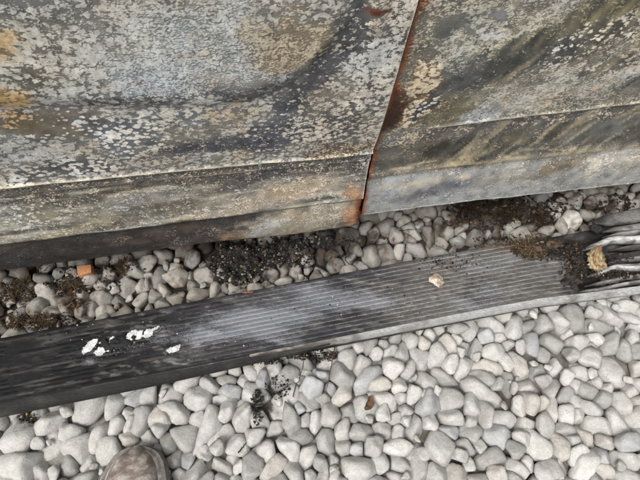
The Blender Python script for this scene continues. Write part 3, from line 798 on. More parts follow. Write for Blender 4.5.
def drop(shape, s, R, cand):
    ci, cj, lo, hi = cells_of(shape, s, R); best = None
    for (a, b) in cand:
        z = rest(ci, cj, lo, hi, a, b)
        if z is not None and (best is None or z < best[0]): best = (z, a, b)
    if best is None: return False
    z, a, b = best; ii, jj = ci + a, cj + b; top = z + hi
    up = top > HT[ii, jj]
    OWN[ii[up], jj[up]] = len(stones); HT[ii, jj] = np.maximum(HT[ii, jj], top)
    stones.append((shape, s, R, X0 + (a + .5) * G, Y0 + (b + .5) * G, z))
    return True
r = np.random.default_rng(99)
def cand_in(k, x0, x1, y0, y1):
    return list(zip(r.integers(max(0, (x0 - X0) / G), min(NX, (x1 - X0) / G), k).tolist(), r.integers(max(0, (y0 - Y0) / G), min(NY, (y1 - Y0) / G), k).tolist()))
def cell(px, py, z=0.0):
    q = at(px, py, z); return (int((q[0] - X0) / G), int((q[1] - Y0) / G))
CELLS = {}                                                 # index -> its own shape, for pebbles fitted to their neighbours
special = {}
full_ceil = CEIL
CEIL = np.minimum(CEIL, -.012)
for _ in range(1900):                                      # bed: what shows in the gaps
    s = float(np.clip(r.lognormal(math.log(.022), .26), .012, .040))
    drop(int(r.integers(N_SHAPE)), s, rotm(r.uniform(0, 6.28), r.normal(0, .35), r.normal(0, .35)), cand_in(8, X0, X1, Y0, Y1))
CEIL = full_ceil
# upper layer: pebbles lying close, each shaped against its neighbours
LX0, LX1, LY0, LY1 = -1.0, 1.0, -.22, .80
big_spots = [(84, 404, .040, 'slab'), (12, 434, .036, None), (620, 368, .034, None), (452, 396, .028, None), (556, 340, .027, None), (574, 216, .025, 'white')]
sites = [(*at(px, py, .01)[:2], rad, nm) for (px, py, rad, nm) in big_spots]
tries = 0; bins = {}
def near_ok(x, y, rad):
    ci, cj = int(x / .08), int(y / .08)
    for a in (ci - 1, ci, ci + 1):
        for b in (cj - 1, cj, cj + 1):
            for (u, v, w_) in bins.get((a, b), ()):
                if (u - x) ** 2 + (v - y) ** 2 < (.84 * (rad + w_)) ** 2: return False
    return True
for (x, y, rad, nm) in sites: bins.setdefault((int(x / .08), int(y / .08)), []).append((x, y, rad))
for q in range(52000):
    lim = .0122 if q < 12000 else .0098
    rad = float(np.clip(r.lognormal(math.log(lim), .16), .0075, .021)); x, y = r.uniform(LX0, LX1), r.uniform(LY0, LY1)
    if near_ok(x, y, rad): sites.append((x, y, rad, None)); bins.setdefault((int(x / .08), int(y / .08)), []).append((x, y, rad))
SX = np.array([q[0] for q in sites]); SYY = np.array([q[1] for q in sites]); SR = np.array([q[2] for q in sites])
def power_cell(i):
    d2 = (SX - SX[i]) ** 2 + (SYY - SYY[i]) ** 2; nb = np.argpartition(d2, 24)[:24]; nb = nb[nb != i]
    R0 = SR[i] * 1.9; poly = [(R0 * math.cos(a), R0 * math.sin(a)) for a in np.linspace(0, 2 * math.pi, 11)[:-1]]
    for j in nb:
        dx, dy = SX[j] - SX[i], SYY[j] - SYY[i]; L = math.hypot(dx, dy); nx_, ny_ = dx / L, dy / L
        h = (L * L + SR[i] ** 2 - SR[j] ** 2) / (2 * L)
        new = []
        for k_ in range(len(poly)):
            a, b = poly[k_], poly[(k_ + 1) % len(poly)]; da, db = a[0] * nx_ + a[1] * ny_ - h, b[0] * nx_ + b[1] * ny_ - h
            if da <= 0: new.append(a)
            if (da < 0) != (db < 0) and da != db: t = da / (da - db); new.append((a[0] + (b[0] - a[0]) * t, a[1] + (b[1] - a[1]) * t))
        poly = new
        if len(poly) < 3: return None
    return np.array(poly)
for it in range(1):                                        # two rounds of settling
    mv = []
    for i in range(len(sites)):
        c = power_cell(i); mv.append((0, 0) if c is None else tuple(c.mean(0)))
    mv = np.array(mv); SX = SX + mv[:, 0] * .5; SYY = SYY + mv[:, 1] * .5
def fitted(poly, q, zr, tight=1.0):
    c = poly.mean(0); P = poly - c; N, Hh = [], []
    for k_ in range(len(P)):
        a, b = P[k_], P[(k_ + 1) % len(P)]; e = b - a; L = math.hypot(*e)
        if L < .004: continue
        n = np.array([e[1], -e[0]]) / L; d = float(n @ a)
        if d < 0: n, d = -n, -d
        el = q.normal(.26, .32); N.append((n[0] * math.cos(el), n[1] * math.cos(el), math.sin(el))); Hh.append(max(d, .005) * math.cos(el) * q.uniform(.84, 1.03) * tight)
    for sgn in (1, -1):
        for _ in range(int(q.integers(1, 4))):
            a = q.uniform(0, 6.283); tl = abs(q.normal(.16, .24)); N.append((math.sin(tl) * math.cos(a), math.sin(tl) * math.sin(a), sgn * math.cos(tl))); Hh.append(zr * q.uniform(.86, 1.12))
    a = q.uniform(0, 6.283); N.append((math.cos(a) * .7, math.sin(a) * .7, .71)); Hh.append(q.uniform(.80, 1.0) * (zr * .75 + .25 * math.sqrt(abs(P).max())*.1 + .004))
    N = np.array(N); Hh = np.array(Hh); pw = q.uniform(10, 34); kn = q.normal(0, 1, (4, 3)) * 2.4; kp = q.uniform(0, 6.28, 4)
    def f(sub):
        D, F = ICO[sub]; m = np.maximum(D @ N.T / Hh, 0); rad = (m ** pw).sum(1) ** (-1 / pw) * (1 + .022 * np.sin(D @ kn.T + kp).sum(1)) * 1.03
        return D * rad[:, None], F
    return f, c
def hull(P):
    P = sorted(map(tuple, P)); H_ = []
    for seq in (P, P[::-1]):
        st = []
        for p_ in seq:
            while len(st) > 1 and (st[-1][0] - st[-2][0]) * (p_[1] - st[-2][1]) - (st[-1][1] - st[-2][1]) * (p_[0] - st[-2][0]) <= 1e-12: st.pop()
            st.append(p_)
        H_ += st[:-1]
    return np.array(H_)
taken = set(); order_ = r.permutation(len(sites)).tolist()
for i in list(range(len(big_spots))) + order_:             # some pebbles take two or three neighbouring places: long ones, wedges, big ones
    if i in taken: continue
    poly = power_cell(i); taken.add(i)
    if poly is None or len(poly) < 3: continue
    want = 0 if i < len(big_spots) else int(r.choice(4, p=[.28, .46, .21, .05]))
    if want:
        d2 = (SX - SX[i]) ** 2 + (SYY - SYY[i]) ** 2; d2[i] = 9
        nb = [int(j) for j in np.argsort(d2)[:6] if int(j) not in taken and int(j) >= len(big_spots) and d2[j] < (1.35 * (SR[i] + SR[j])) ** 2]
        if nb:
            j0 = nb[0]; nb = sorted(nb, key=lambda j: (SX[j] - SX[j0]) ** 2 + (SYY[j] - SYY[j0]) ** 2)[:want]
            for j in nb:
                pj = power_cell(j)
                if pj is None or len(pj) < 3: continue
                taken.add(j); poly = np.vstack([poly, pj + [SX[j] - SX[i], SYY[j] - SYY[i]]])
            poly = hull(poly)
    q = np.random.default_rng(9000 + i); ar = .5 * abs(np.sum(poly[:, 0] * np.roll(poly[:, 1], -1) - poly[:, 1] * np.roll(poly[:, 0], -1))); re = math.sqrt(ar / math.pi)
    if re < .0065: continue
    zr = re * q.uniform(.70, 1.05)
    tq = np.array(Euler((q.normal(0, .26), q.normal(0, .26), 0)).to_matrix())
    f0, c = fitted(poly, q, min(zr, .022), .90 if SYY[i] > back_y(SX[i]) - .01 else .98); f = (lambda sub, f0=f0, tq=tq: (lambda VF: (VF[0] @ tq.T, VF[1]))(f0(sub))); V, F = f(3); x, y = SX[i] + c[0], SYY[i] + c[1]
    P = np.vstack([V, V[F].mean(1)]); ii = np.clip(((P[:, 0] + x - X0) / G).astype(int), 0, NX - 1); jj = np.clip(((P[:, 1] + y - Y0) / G).astype(int), 0, NY - 1)
    z = -.004 - .42 * zr + q.normal(0, .0066)
    z -= max(0.0, float((z + P[:, 2] - CEIL[ii, jj]).max()))
    top = z + P[:, 2]
    o_ = np.argsort(top); up = top[o_] > HT[ii[o_], jj[o_]]
    a, b, t_ = ii[o_][up], jj[o_][up], top[o_][up]
    HT[a, b] = t_; OWN[a, b] = len(stones)
    CELLS[len(stones)] = (f, re, float(np.ptp(poly[:, 0])), float(np.ptp(poly[:, 1])), poly)
    if sites[i][3]: special[len(stones)] = sites[i][3]
    stones.append((0, re, np.eye(3), x, y, z))
# a few strays lying on top, and the thinner gravel further out
for q in range(900):
    s = float(np.clip(r.lognormal(math.log(.024), .25), .014, .042))
    c = cand_in(24, X0, X1, Y0, Y1); c = [(a, b) for (a, b) in c if not (LX0 + .03 < X0 + a * G < LX1 - .03 and Y0 + b * G < LY1 - .03)]
    if c: drop(int(r.integers(N_SHAPE)), s, rotm(r.uniform(0, 6.28), r.normal(0, .25), r.normal(0, .25)), c)
for q in range(160):
    s = float(np.clip(r.lognormal(math.log(.0105), .22), .007, .016))
    drop(int(r.integers(N_SHAPE)), s, rotm(r.uniform(0, 6.28), r.normal(0, .5), r.normal(0, .5)), cand_in(60, -.8, .8, -.05, .7))
print('stones', len(stones), 'mean top', float(HT[(np.abs(GXX) < .6) & (GYY > 0) & (GYY < .6)].mean()))

def height(x, y):
    i = np.clip(((np.asarray(x) - X0) / G).astype(int), 0, NX - 1); j = np.clip(((np.asarray(y) - Y0) / G).astype(int), 0, NY - 1)
    return HT[i, j]

def soil_sheet(name, label, x0, x1, y_lo, y_hi, z, c0, c1, seed):
    """Loose fines that fill the hollows between pebbles."""
    g = .006; A, T_ = np.meshgrid(np.arange(x0, x1, g), np.linspace(0, 1, 60), indexing='ij'); B = y_lo(A) + (y_hi(A) - y_lo(A)) * T_
    Zz = z + .010 * (fbm(A * 16, B * 16, seed, 3) - .5) + .005 * (fbm(A * 90, B * 90, seed + 3, 3) - .5)
    me = mesh_np(name, np.stack([A, B, Zz], -1).reshape(-1, 3), grid_faces(*A.shape)); n = fbm(A * 30, B * 30, seed + 5, 5).ravel(); w = sst(.35, .65, n)[:, None]
    attr_col(me, 'tint', lin(*c0) * (1 - w) + lin(*c1) * w); return tag(obj(name, me, M_CRUMB), label, 'soil', kind='stuff')
soil_sheet('soil', 'dark brown soil and ash in the hollows between running board and vehicle', -1.0, 1.0, lambda x: back_y(x) - .02, lambda x: OY + x * SY / CY + .12, -.020, (36, 30, 26), (66, 54, 44), 61)
soil_sheet('grit', 'grey grit in the hollows of the open gravel', -1.0, 1.0, lambda x: x * 0 - .22, lambda x: front_y(x) + .02, -.024, (96, 92, 86), (142, 138, 130), 62)

# how large each pebble shows in the photograph
gpx, gpy = px_of(GXX, GYY, HT)
behind = (GYY - OY) * CY - GXX * SY
seen = (gpx > 0) & (gpx < 640) & (gpy > 0) & (gpy < 480) & (OWN >= 0) & (behind < .06)
seen &= ~((GYY < by - .0) & (GYY > fy - np.maximum(skw, .020)))
area = np.bincount(OWN[seen], minlength=len(stones)).astype(float)
px_mean_y = np.bincount(OWN[seen], GYY[seen], minlength=len(stones)) / np.maximum(area, 1)
order = np.argsort(-area)
singles = set(int(i) for i in order[:300] if area[i] > 0)
top_any = np.bincount(OWN[OWN >= 0], minlength=len(stones)) > 0

def soot_amount(x, y):
    """How much smoke and ash a pebble at this place took up."""
    spots = [(250, 258, .10, 1.0), (215, 250, .07, .8), (290, 250, .07, .8), (330, 245, .06, .5), (480, 213, .08, .75), (520, 210, .06, .7), (312, 357, .030, .5), (258, 408, .030, .45), (275, 385, .04, .3), (28, 418, .02, .4), (605, 208, .05, .35)]
    v = 0
    for (px, py, rad, a) in spots:
        c = at(px, py, 0); v = max(v, a * max(0, 1.15 - math.hypot(x - c[0], (y - c[1]) * 1.5) / rad))
    return min(v, 1)
TONE = {}
def stone_col(i):
    shape, s, R, x, y, z = stones[i]; q = np.random.default_rng(i + 5000)
    k_ = int(q.choice(7, p=[.24, .20, .20, .13, .09, .08, .06])); TONE[i] = ('pale grey', 'pale grey', 'whitish', 'mid grey', 'cream-tinted', 'cool grey', 'dull grey')[k_]
    base = lin(*[(211, 210, 206), (203, 202, 199), (220, 219, 215), (190, 189, 186), (210, 206, 199), (198, 199, 200), (176, 175, 172)][k_], .90)
    base = base * q.uniform(.90, 1.05)
    yb = float(back_y(x))
    if y > yb - .03:                                       # between board and vehicle: dusted brown
        base = base * np.array([.90, .87, .83]) * q.uniform(.72, 1.05)
    so = soot_amount(x, y)
    if so > 0: base = base + (lin(72, 62, 54) - base) * so * q.uniform(.6, 1.0)
    if special.get(i) == 'white': base = lin(226, 224, 218)
    return base, so

SOOT_SPOTS = [(250, 258, .105, 1.0), (215, 250, .075, .9), (290, 250, .080, .9), (330, 245, .085, 1.0), (320, 262, .05, .8), (365, 240, .06, .7), (400, 236, .05, .45), (480, 213, .10, .9), (520, 210, .08, .9), (440, 225, .05, .55), (312, 357, .045, .6), (258, 408, .040, .6), (275, 385, .05, .45), (28, 418, .03, .6), (210, 452, .02, .4), (605, 208, .07, .6), (20, 292, .05, .5), (72, 288, .04, .45), (40, 322, .05, .45)]
def stain(c, P, i):
    """Smoke and brown dust settled in blotches on a pebble, by where it lies."""
    n = fbm(P[:, 0] * 55 + P[:, 2] * 40, P[:, 1] * 55 - P[:, 2] * 30, 401, 4); n2 = fbm(P[:, 0] * 150, P[:, 1] * 150 + P[:, 2] * 120, 411, 3)
    v = np.zeros(len(P))
    for (px, py, rad, a) in SOOT_SPOTS:
        q = at(px, py, 0); v = np.maximum(v, a * np.clip(1.25 - np.hypot(P[:, 0] - q[0], (P[:, 1] - q[1]) * 1.4) / rad, 0, 1))
    w = sst(.25, .75, v + .9 * (n - .5) * (v > .02) + .6 * (n2 - .5) * (v > .02)) * .9
    col = np.tile(c, (len(P), 1)); col = col + (lin(52, 45, 40) - col) * w[:, None]
    strip_ = sst(-.03, .0, P[:, 1] - back_y(P[:, 0])); d = strip_ * sst(.52, .70, .6 * n + .4 * n2) * .7
    return col + (lin(112, 94, 76) - col) * d[:, None]
def shape_word(i):
    if i not in CELLS: return 'rounded'
    P = CELLS[i][4]; Q = P - P.mean(0); ev = np.sqrt(np.linalg.eigvalsh(Q.T @ Q / len(Q))); k_ = ev[1] / max(ev[0], 1e-6)
    return 'long narrow' if k_ > 1.75 else ('oblong' if k_ > 1.38 else 'rounded')
for i in sorted(singles):
    shape, s, R, x, y, z = stones[i]
    c, so = stone_col(i); yb, yf = float(back_y(x)), float(front_y(x))
    if i in CELLS: V, F = CELLS[i][0](3)
    else: V, F = SHAPES[shape](3); V = V @ R.T * s
    o = obj('pebble', mesh_np('pebble', V, F), M_STONE, None, (x, y, z))
    attr_col(o.data, 'tint', stain(c, V + [x, y, z], i))
    size = 'large' if s > .0275 else ('small' if s < .0175 else 'medium-sized'); sh = shape_word(i)
    if special.get(i) == 'slab': tag(o, 'largest flat pale stone touching the black skirt of the running board', 'stone'); continue
    if special.get(i) == 'white': tag(o, 'clean white rounded stone between the vehicle and the melted board end', 'stone'); continue
    if y > yb - .03:
        if so > .35: tag(o, f'{size} {sh} soot-darkened pebble in burnt debris between running board and vehicle', 'pebble', 'sooty pebbles behind the running board'); continue
        where = 'tucked under the vehicle side' if (y - OY) * CY - x * SY > -.035 else ('against the back edge of the running board' if y < yb + .035 else 'midway between running board and vehicle')
        tag(o, f'{size} {sh} dusty {TONE[i]} pebble {where}', 'pebble', 'dusty pebbles behind the running board'); continue
    w_ = skirt_w(x) if x < at(330, 343, .06)[0] else .012; d = yf - w_ - y; bx, by_ = at(133, 447, .04)[:2]
    if so > .25: where = 'among black crumbs before the running board'
    elif abs(x - bx) < .10 and y < by_ + .035: where = 'right beside the boot'
    elif d < .035: where = 'touching the black skirt of the running board' if x < at(330, 343, .06)[0] else 'touching the bright metal edge of the running board'
    elif d < .10: where = 'a stone away from the running board' if x < at(330, 343, .06)[0] else 'a stone away from the bright metal edge'
    else: where = 'out in the open gravel' if x > bx + .3 else 'in the gravel around the boot'
    tag(o, f'{size} {sh} {TONE[i]} pebble {where}', 'pebble', 'pale pebbles in the open gravel')
VV, FF, CC, off = [], [], [], 0
rest_ids = [i for i in range(len(stones)) if i not in singles]
for i in rest_ids:
    shape, s, R, x, y, z = stones[i]
    lod = 3 if area[i] > 8 else (2 if top_any[i] else 1)
    V, F = CELLS[i][0](lod) if i in CELLS else SHAPES[shape](lod)
    W_ = (V if i in CELLS else V @ R.T * s) + [x, y, z]; VV.append(W_); FF.append(F + off); off += len(V)
    c, so = stone_col(i); CC.append(stain(c, W_, i))
me = mesh_np('gravel', np.vstack(VV), np.vstack(FF)); attr_col(me, 'tint', np.vstack(CC))
gravel = obj('gravel', me, M_STONE)
tag(gravel, 'small pale pebbles filling the gravel bed under and between the larger ones', 'gravel', kind='stuff')

# ------------------------------------------------------------------ small debris
CR_V = np.array([(1, 0, 0), (-1, 0, 0), (0, 1, 0), (0, -1, 0), (0, 0, 1), (0, 0, -1)], float)
CR_F = np.array([(0, 2, 4), (2, 1, 4), (1, 3, 4), (3, 0, 4), (2, 0, 5), (1, 2, 5), (3, 1, 5), (0, 3, 5)])
def surf(x, y, on_board):
    if not on_board: return height(x, y)
    return np.full(np.shape(x), ZB)
def crumbs(name, label, spots, cols, size=(.0012, .0045), seed=0, on_board=False, flat=.6, cat='debris'):
    """Loose crumbs heaped on the pebbles: spots = (px, py, radius x, radius y, count) measured in the photograph."""
    q = np.random.default_rng(seed); VV, FF, CC, off = [], [], [], 0
    for (px, py, rx, ry, n) in spots:
        for _ in range(n):
            a = q.uniform(0, 6.283); d = q.uniform(0, 1) ** .6; c = at(px + rx * d * math.cos(a), py + ry * d * math.sin(a), ZB if on_board else 0.0)
            s = float(np.clip(q.lognormal(math.log(size[0] * 1.7), .5), size[0], size[1]))
            V = CR_V * q.uniform(.5, 1.3, (6, 1)) * [1, q.uniform(.5, 1), flat * q.uniform(.5, 1)] * s
            R = np.array(Euler((q.normal(0, .4), q.normal(0, .4), q.uniform(0, 6.28))).to_matrix())
            hx = float(np.max(surf(np.array([c[0], c[0] + s, c[0] - s]), np.array([c[1], c[1], c[1]]), on_board)))
            VV.append(V @ R.T + [c[0], c[1], hx + s * .25]); FF.append(CR_F + off); off += 6
            col = cols[int(q.choice(len(cols), p=np.array([k[1] for k in cols]) / sum(k[1] for k in cols)))][0]
            CC.append(np.tile(lin(*col) * q.uniform(.7, 1.2), (6, 1)))
    me = mesh_np(name, np.vstack(VV), np.vstack(FF), False); attr_col(me, 'tint', np.vstack(CC))
    return tag(obj(name, me, M_CRUMB), label, cat, kind='stuff')
BLK = [((24, 23, 23), 6), ((48, 44, 40), 3), ((96, 88, 78), 1), ((190, 184, 170), .45), ((170, 140, 70), .2)]
BRN = [((44, 37, 31), 4), ((72, 58, 46), 3), ((28, 26, 24), 4), ((116, 94, 68), .9), ((166, 146, 114), .4)]
crumbs('char_debris', 'black glittering char crumbs heaped behind the middle of the running board', [(250, 258, 38, 18, 1500), (222, 262, 16, 14, 300), (285, 246, 22, 11, 350), (325, 240, 26, 6, 150), (235, 278, 20, 7, 250), (300, 262, 16, 8, 160)], BLK, (.0012, .006), 3)
crumbs('char_debris', 'black crumbs spilled against the front edge of the running board', [(312, 356, 26, 6, 420), (258, 408, 6, 18, 260), (262, 362, 22, 5, 120), (278, 388, 14, 12, 120), (28, 417, 10, 6, 160)], BLK, (.0011, .0045), 4)
crumbs('burnt_litter', 'dark brown burnt litter between the door and the melted board end', [(490, 212, 40, 15, 700), (530, 212, 30, 12, 400), (560, 205, 20, 7, 90), (615, 205, 20, 8, 150)], BRN, (.0014, .007), 5)
crumbs('burnt_litter', 'brown crumbs scattered in the gravel under the sooty rocker panel', [(15, 292, 22, 9, 350), (70, 287, 22, 9, 350), (45, 322, 36, 9, 400), (90, 270, 60, 5, 250), (110, 285, 14, 8, 100)], BRN, (.0012, .005), 6)
crumbs('burnt_litter', 'brown and black crumbs strewn over the burnt end of the tread', [(545, 250, 34, 11, 900), (520, 240, 50, 6, 350), (575, 262, 14, 20, 500), (600, 258, 36, 5, 260), (615, 275, 30, 5, 260), (470, 262, 60, 20, 90), (445, 262, 26, 8, 60)], BRN, (.0010, .0055), 7, True)
crumbs('ash_grit', 'grey and white grit scattered along the dark tread', [(170, 340, 130, 22, 130), (330, 300, 110, 26, 110), (172, 352, 10, 6, 40), (110, 346, 40, 12, 90)], [((210, 208, 204), 2), ((120, 116, 110), 2), ((30, 30, 30), 3)], (.0007, .0022), 8, True)

def heap(name, label, spots, thick, cols, seed):
    """Matted ash and char lying over the pebbles: a lumpy skin that follows them, thick in the hollows."""
    C = [(at(px, py, .01), rx / 470., ry / 470.) for (px, py, rx, ry) in spots]
    x0 = min(c[0] - a for (c, a, b) in C) - .02; x1 = max(c[0] + a for (c, a, b) in C) + .02; y0 = min(c[1] - b for (c, a, b) in C) - .02; y1 = max(c[1] + b for (c, a, b) in C) + .02
    g = .0022; A, B = np.meshgrid(np.arange(x0, x1, g), np.arange(y0, y1, g), indexing='ij')
    f = np.max([1 - np.hypot((A - c[0]) / a, (B - c[1]) / b) for (c, a, b) in C], 0) + 1.5 * (fbm(A * 40, B * 40, seed, 5) - .5)
    f = np.where(B < back_y(A) + .004, -1, f)
    H = height(A, B); K_ = 4; S = H.copy()
    for _ in range(K_):
        S = (S + np.roll(S, 2, 0) + np.roll(S, -2, 0) + np.roll(S, 2, 1) + np.roll(S, -2, 1)) / 5
    Zz = S - .004 + thick * np.clip(f, 0, .6) + .010 * (fbm(A * 120, B * 120, seed + 2, 3) - .5) + .006 * (fbm(A * 330, B * 330, seed + 4, 2) - .5)
    ok = f > 0; idx = -np.ones(ok.shape, int); idx[ok] = np.arange(ok.sum()); F = np.stack([idx[:-1, :-1], idx[1:, :-1], idx[1:, 1:], idx[:-1, 1:]], -1).reshape(-1, 4); F = F[F.min(1) >= 0]
    me = mesh_np(name, np.stack([A[ok], B[ok], Zz[ok]], 1), F)
    n = fbm(A * 150, B * 150, seed + 6, 4)[ok]; n2 = fbm(A * 400, B * 400, seed + 8, 2)[ok]
    c = lin(*cols[0]) + (lin(*cols[1]) - lin(*cols[0])) * sst(.4, .65, n)[:, None]; c = c + (lin(*cols[2]) - c) * (sst(.70, .82, n2) * .8)[:, None]
    attr_col(me, 'tint', c); me.update()
    return tag(obj(name, me, M_CRUMB), label, 'debris', kind='stuff')
heap('char_heap', 'matted black char and ash over pebbles behind the middle of the tread', [(250, 258, 42, 20), (285, 246, 30, 12), (222, 264, 16, 14), (232, 276, 14, 7), (330, 238, 26, 7)], .010, ((22, 21, 21), (46, 42, 40), (150, 144, 134)), 11)
heap('litter_heap', 'matted dark brown burnt litter under the smoke-streaked door', [(492, 214, 44, 17), (535, 212, 30, 13), (452, 218, 14, 10), (618, 204, 22, 9)], .008, ((30, 26, 23), (66, 52, 40), (120, 98, 68)), 12)
heap('litter_heap', 'matted brown litter between pebbles under the darkest rocker panel', [(14, 294, 16, 8), (72, 288, 14, 8), (44, 322, 18, 6), (14, 322, 12, 6)], .004, ((52, 42, 34), (92, 76, 58), (60, 50, 40)), 13)

def crust(name, label, px, py, rx, ry, ang, hgt, cols, seed, on_board=True, cat='flake', group=None, z0=None, rag=1.0, mat=None, g=.0013):
    """An irregular crusty lump with its own thickness; radii in metres."""
    c = at(px, py, ZB if on_board else 0.01); n = int(max(rx, ry) * 1.5 / g)
    i = np.arange(-n, n + 1) * g; A, B = np.meshgrid(i, i, indexing='ij'); a = math.radians(ang)
    x = A * math.cos(a) + B * math.sin(a); y = -A * math.sin(a) + B * math.cos(a)
    f = 1 - np.hypot(x / rx, y / ry) + rag * (fbm(A * 90 + 40, B * 90, seed, 4) - .5) * 1.6
    ok = f > 0
    top = hgt * np.clip(f, 0, 1) ** .45 * (.45 + 1.1 * fbm(A * 240, B * 240, seed + 3, 4))
    idx = -np.ones(ok.shape, int); idx[ok] = np.arange(ok.sum()); m = int(ok.sum())
    base = (z0 if z0 is not None else (ZB + .0006 if on_board else float(height(np.array([c[0]]), np.array([c[1]]))[0]) + .001))
    V = np.vstack([np.stack([A[ok], B[ok], top[ok]], 1), np.stack([A[ok], B[ok], top[ok] * 0 - .0006], 1)])
    F = []; N = ok.shape[0]
    for p_ in range(N - 1):
        for q_ in range(N - 1):
            k4 = (idx[p_, q_], idx[p_ + 1, q_], idx[p_ + 1, q_ + 1], idx[p_, q_ + 1])
            if min(k4) >= 0:
                F.append(k4); F.append(tuple(v + m for v in k4[::-1]))
                for (e0, e1, dp, dq) in ((0, 1, 0, -1), (1, 2, 1, 0), (2, 3, 0, 1), (3, 0, -1, 0)):
                    pp, qq = p_ + dp, q_ + dq
                    nb = pp < 0 or qq < 0 or pp >= N - 1 or qq >= N - 1 or min(idx[pp, qq], idx[pp + 1, qq], idx[pp + 1, qq + 1], idx[pp, qq + 1]) < 0
                    if nb: F.append((k4[e1], k4[e0], k4[e0] + m, k4[e1] + m))
    me = mesh_np(name, V, F)
    nn = fbm(A * 130, B * 130, seed + 9, 4)[ok]; w = sst(.35, .65, nn)[:, None]
    col = lin(*cols[0]) * (1 - w) + lin(*cols[1]) * w; attr_col(me, 'tint', np.vstack([col, col]))
    return tag(obj(name, me, mat or M_CRUMB, None, (c[0], c[1], base)), label, cat, group)
WHT = ((196, 196, 197), (240, 240, 240))
crust('white_residue', 'steeply slanted white crust patch at the edge of the black blob', 92, 345, .021, .0085, 40, .0014, WHT, 1, rag=.8)
crust('white_residue', 'small round white crust patch beside the short tilted one on black tread', 103, 351, .016, .0075, 20, .0012, WHT, 2, rag=.8)
crust('white_residue', 'longest ragged white crust streak on the black end of the tread', 131, 337, .048, .0100, 18, .0014, WHT, 3, rag=1.2)
crust('white_residue', 'tiny white crust ring fleck where the tread turns from black to grey', 173, 350, .011, .006, 20, .0010, WHT, 4, rag=1.6)
crust('melted_blob', 'wrinkled black melted plastic blob between the white crust patches', 116, 343, .030, .013, 15, .0035, ((20, 20, 21), (34, 34, 36)), 5, cat='blob', rag=.9)
crust('foam_scrap', 'pale tan ragged foam scrap lying on the grey ribbed tread', 437, 281, .017, .014, -30, .006, ((160, 142, 120), (208, 196, 182)), 26, cat='scrap', rag=.65, z0=ZB + .003)
crust('rust_scab', 'flat rust-orange scab on the back edge of the tread', 248, 292, .010, .004, 8, .002, ((104, 72, 54), (128, 90, 68)), 7, cat='scab', rag=.9)
crust('char_lump', 'black charred lump at the foot of the yellow foam at the board end', 586, 262, .030, .022, 10, .012, ((22, 20, 19), (52, 46, 40)), 8, cat='lump', rag=1.2, z0=ZB - .006)
crust('char_lump', 'black charred lump lying between the bright metal ridges', 618, 259, .026, .010, 5, .010, ((26, 24, 26), (54, 50, 56)), 9, cat='lump', rag=1.1, z0=ZB - .016)
crust('char_lump', 'dark charred lump in the channel nearest the bright front edge', 616, 277, .030, .009, 8, .010, ((34, 31, 30), (84, 80, 76)), 10, cat='lump', rag=1.1, z0=ZB - .018)
crust('char_lump', 'black square-edged lump where the back edge of the board breaks off', 598, 227, .012, .013, 8, .014, ((30, 29, 30), (50, 48, 48)), 11, cat='lump', rag=.5, z0=ZB - .010)
crust('char_lump', 'black crust over the ragged burnt front corner of the tread', 572, 277, .022, .020, 10, .008, ((26, 24, 23), (60, 54, 50)), 18, cat='lump', rag=1.3, z0=ZB - .004)
crust('char_lump', 'brown crusted lump on the burnt tread end beside the yellow foam', 548, 246, .036, .013, 10, .012, ((48, 40, 34), (96, 79, 60)), 12, cat='lump', rag=1.3, z0=ZB - .004)
crust('char_lump', 'dull brown crusted smear along the back edge of the tread', 500, 243, .045, .009, 10, .004, ((62, 53, 46), (96, 83, 70)), 14, cat='lump', rag=1.3, z0=ZB - .003)

# upright scrap of scorched foam: a leaning, craggy cone
def foam_cone():
    V, F = ICO[4]; V = V.copy()
    n = fbm(V[:, 0] * 3 + 20, V[:, 1] * 3 + V[:, 2] * 4, 3, 4); n2 = fbm(V[:, 0] * 8 + V[:, 1] * 5 + 9, V[:, 2] * 9 - V[:, 1] * 6, 5, 4); n3 = fbm(V[:, 0] * 17 - V[:, 1] * 9, V[:, 2] * 18 + V[:, 1] * 13, 6, 3)
    t = (V[:, 2] + 1) / 2; rad = (.92 * (1 - t) ** .62 + .13) * (1 + 1.1 * (n - .5) + .8 * (n2 - .5) + .45 * (n3 - .5))
    W_ = np.stack([V[:, 0] * rad * .021, V[:, 1] * rad * .015, t * .066 + .006 * (n2 - .5)], 1)
    W_[:, 0] += -.013 * t + .005 * np.sin(t * 7); W_[:, 1] += .020 * t
    me = mesh_np('foam_chunk', W_, F)
    w = sst(.38, .62, n2)[:, None]; c = lin(128, 100, 62) * (1 - w) + lin(198, 176, 134) * w; k_ = sst(.56, .66, n3)[:, None] * .7; c = c * (1 - k_) + lin(216, 204, 180) * k_
    d = sst(.55, .95, t + .4 * (n - .5))[:, None] * .8; c = c * (1 - d) + lin(104, 74, 50) * d; e = sst(.30, .05, t + .3 * (n2 - .5))[:, None]; c = c * (1 - e) + lin(70, 54, 40) * e
    attr_col(me, 'tint', c); return me
fc = at(594, 268, ZB)
tag(obj('foam_chunk', foam_cone(), M_CRUMB, None, (fc[0], fc[1], ZB - .004)), 'upright craggy yellow-brown scorched foam chunk on the melted board end', 'foam chunk')

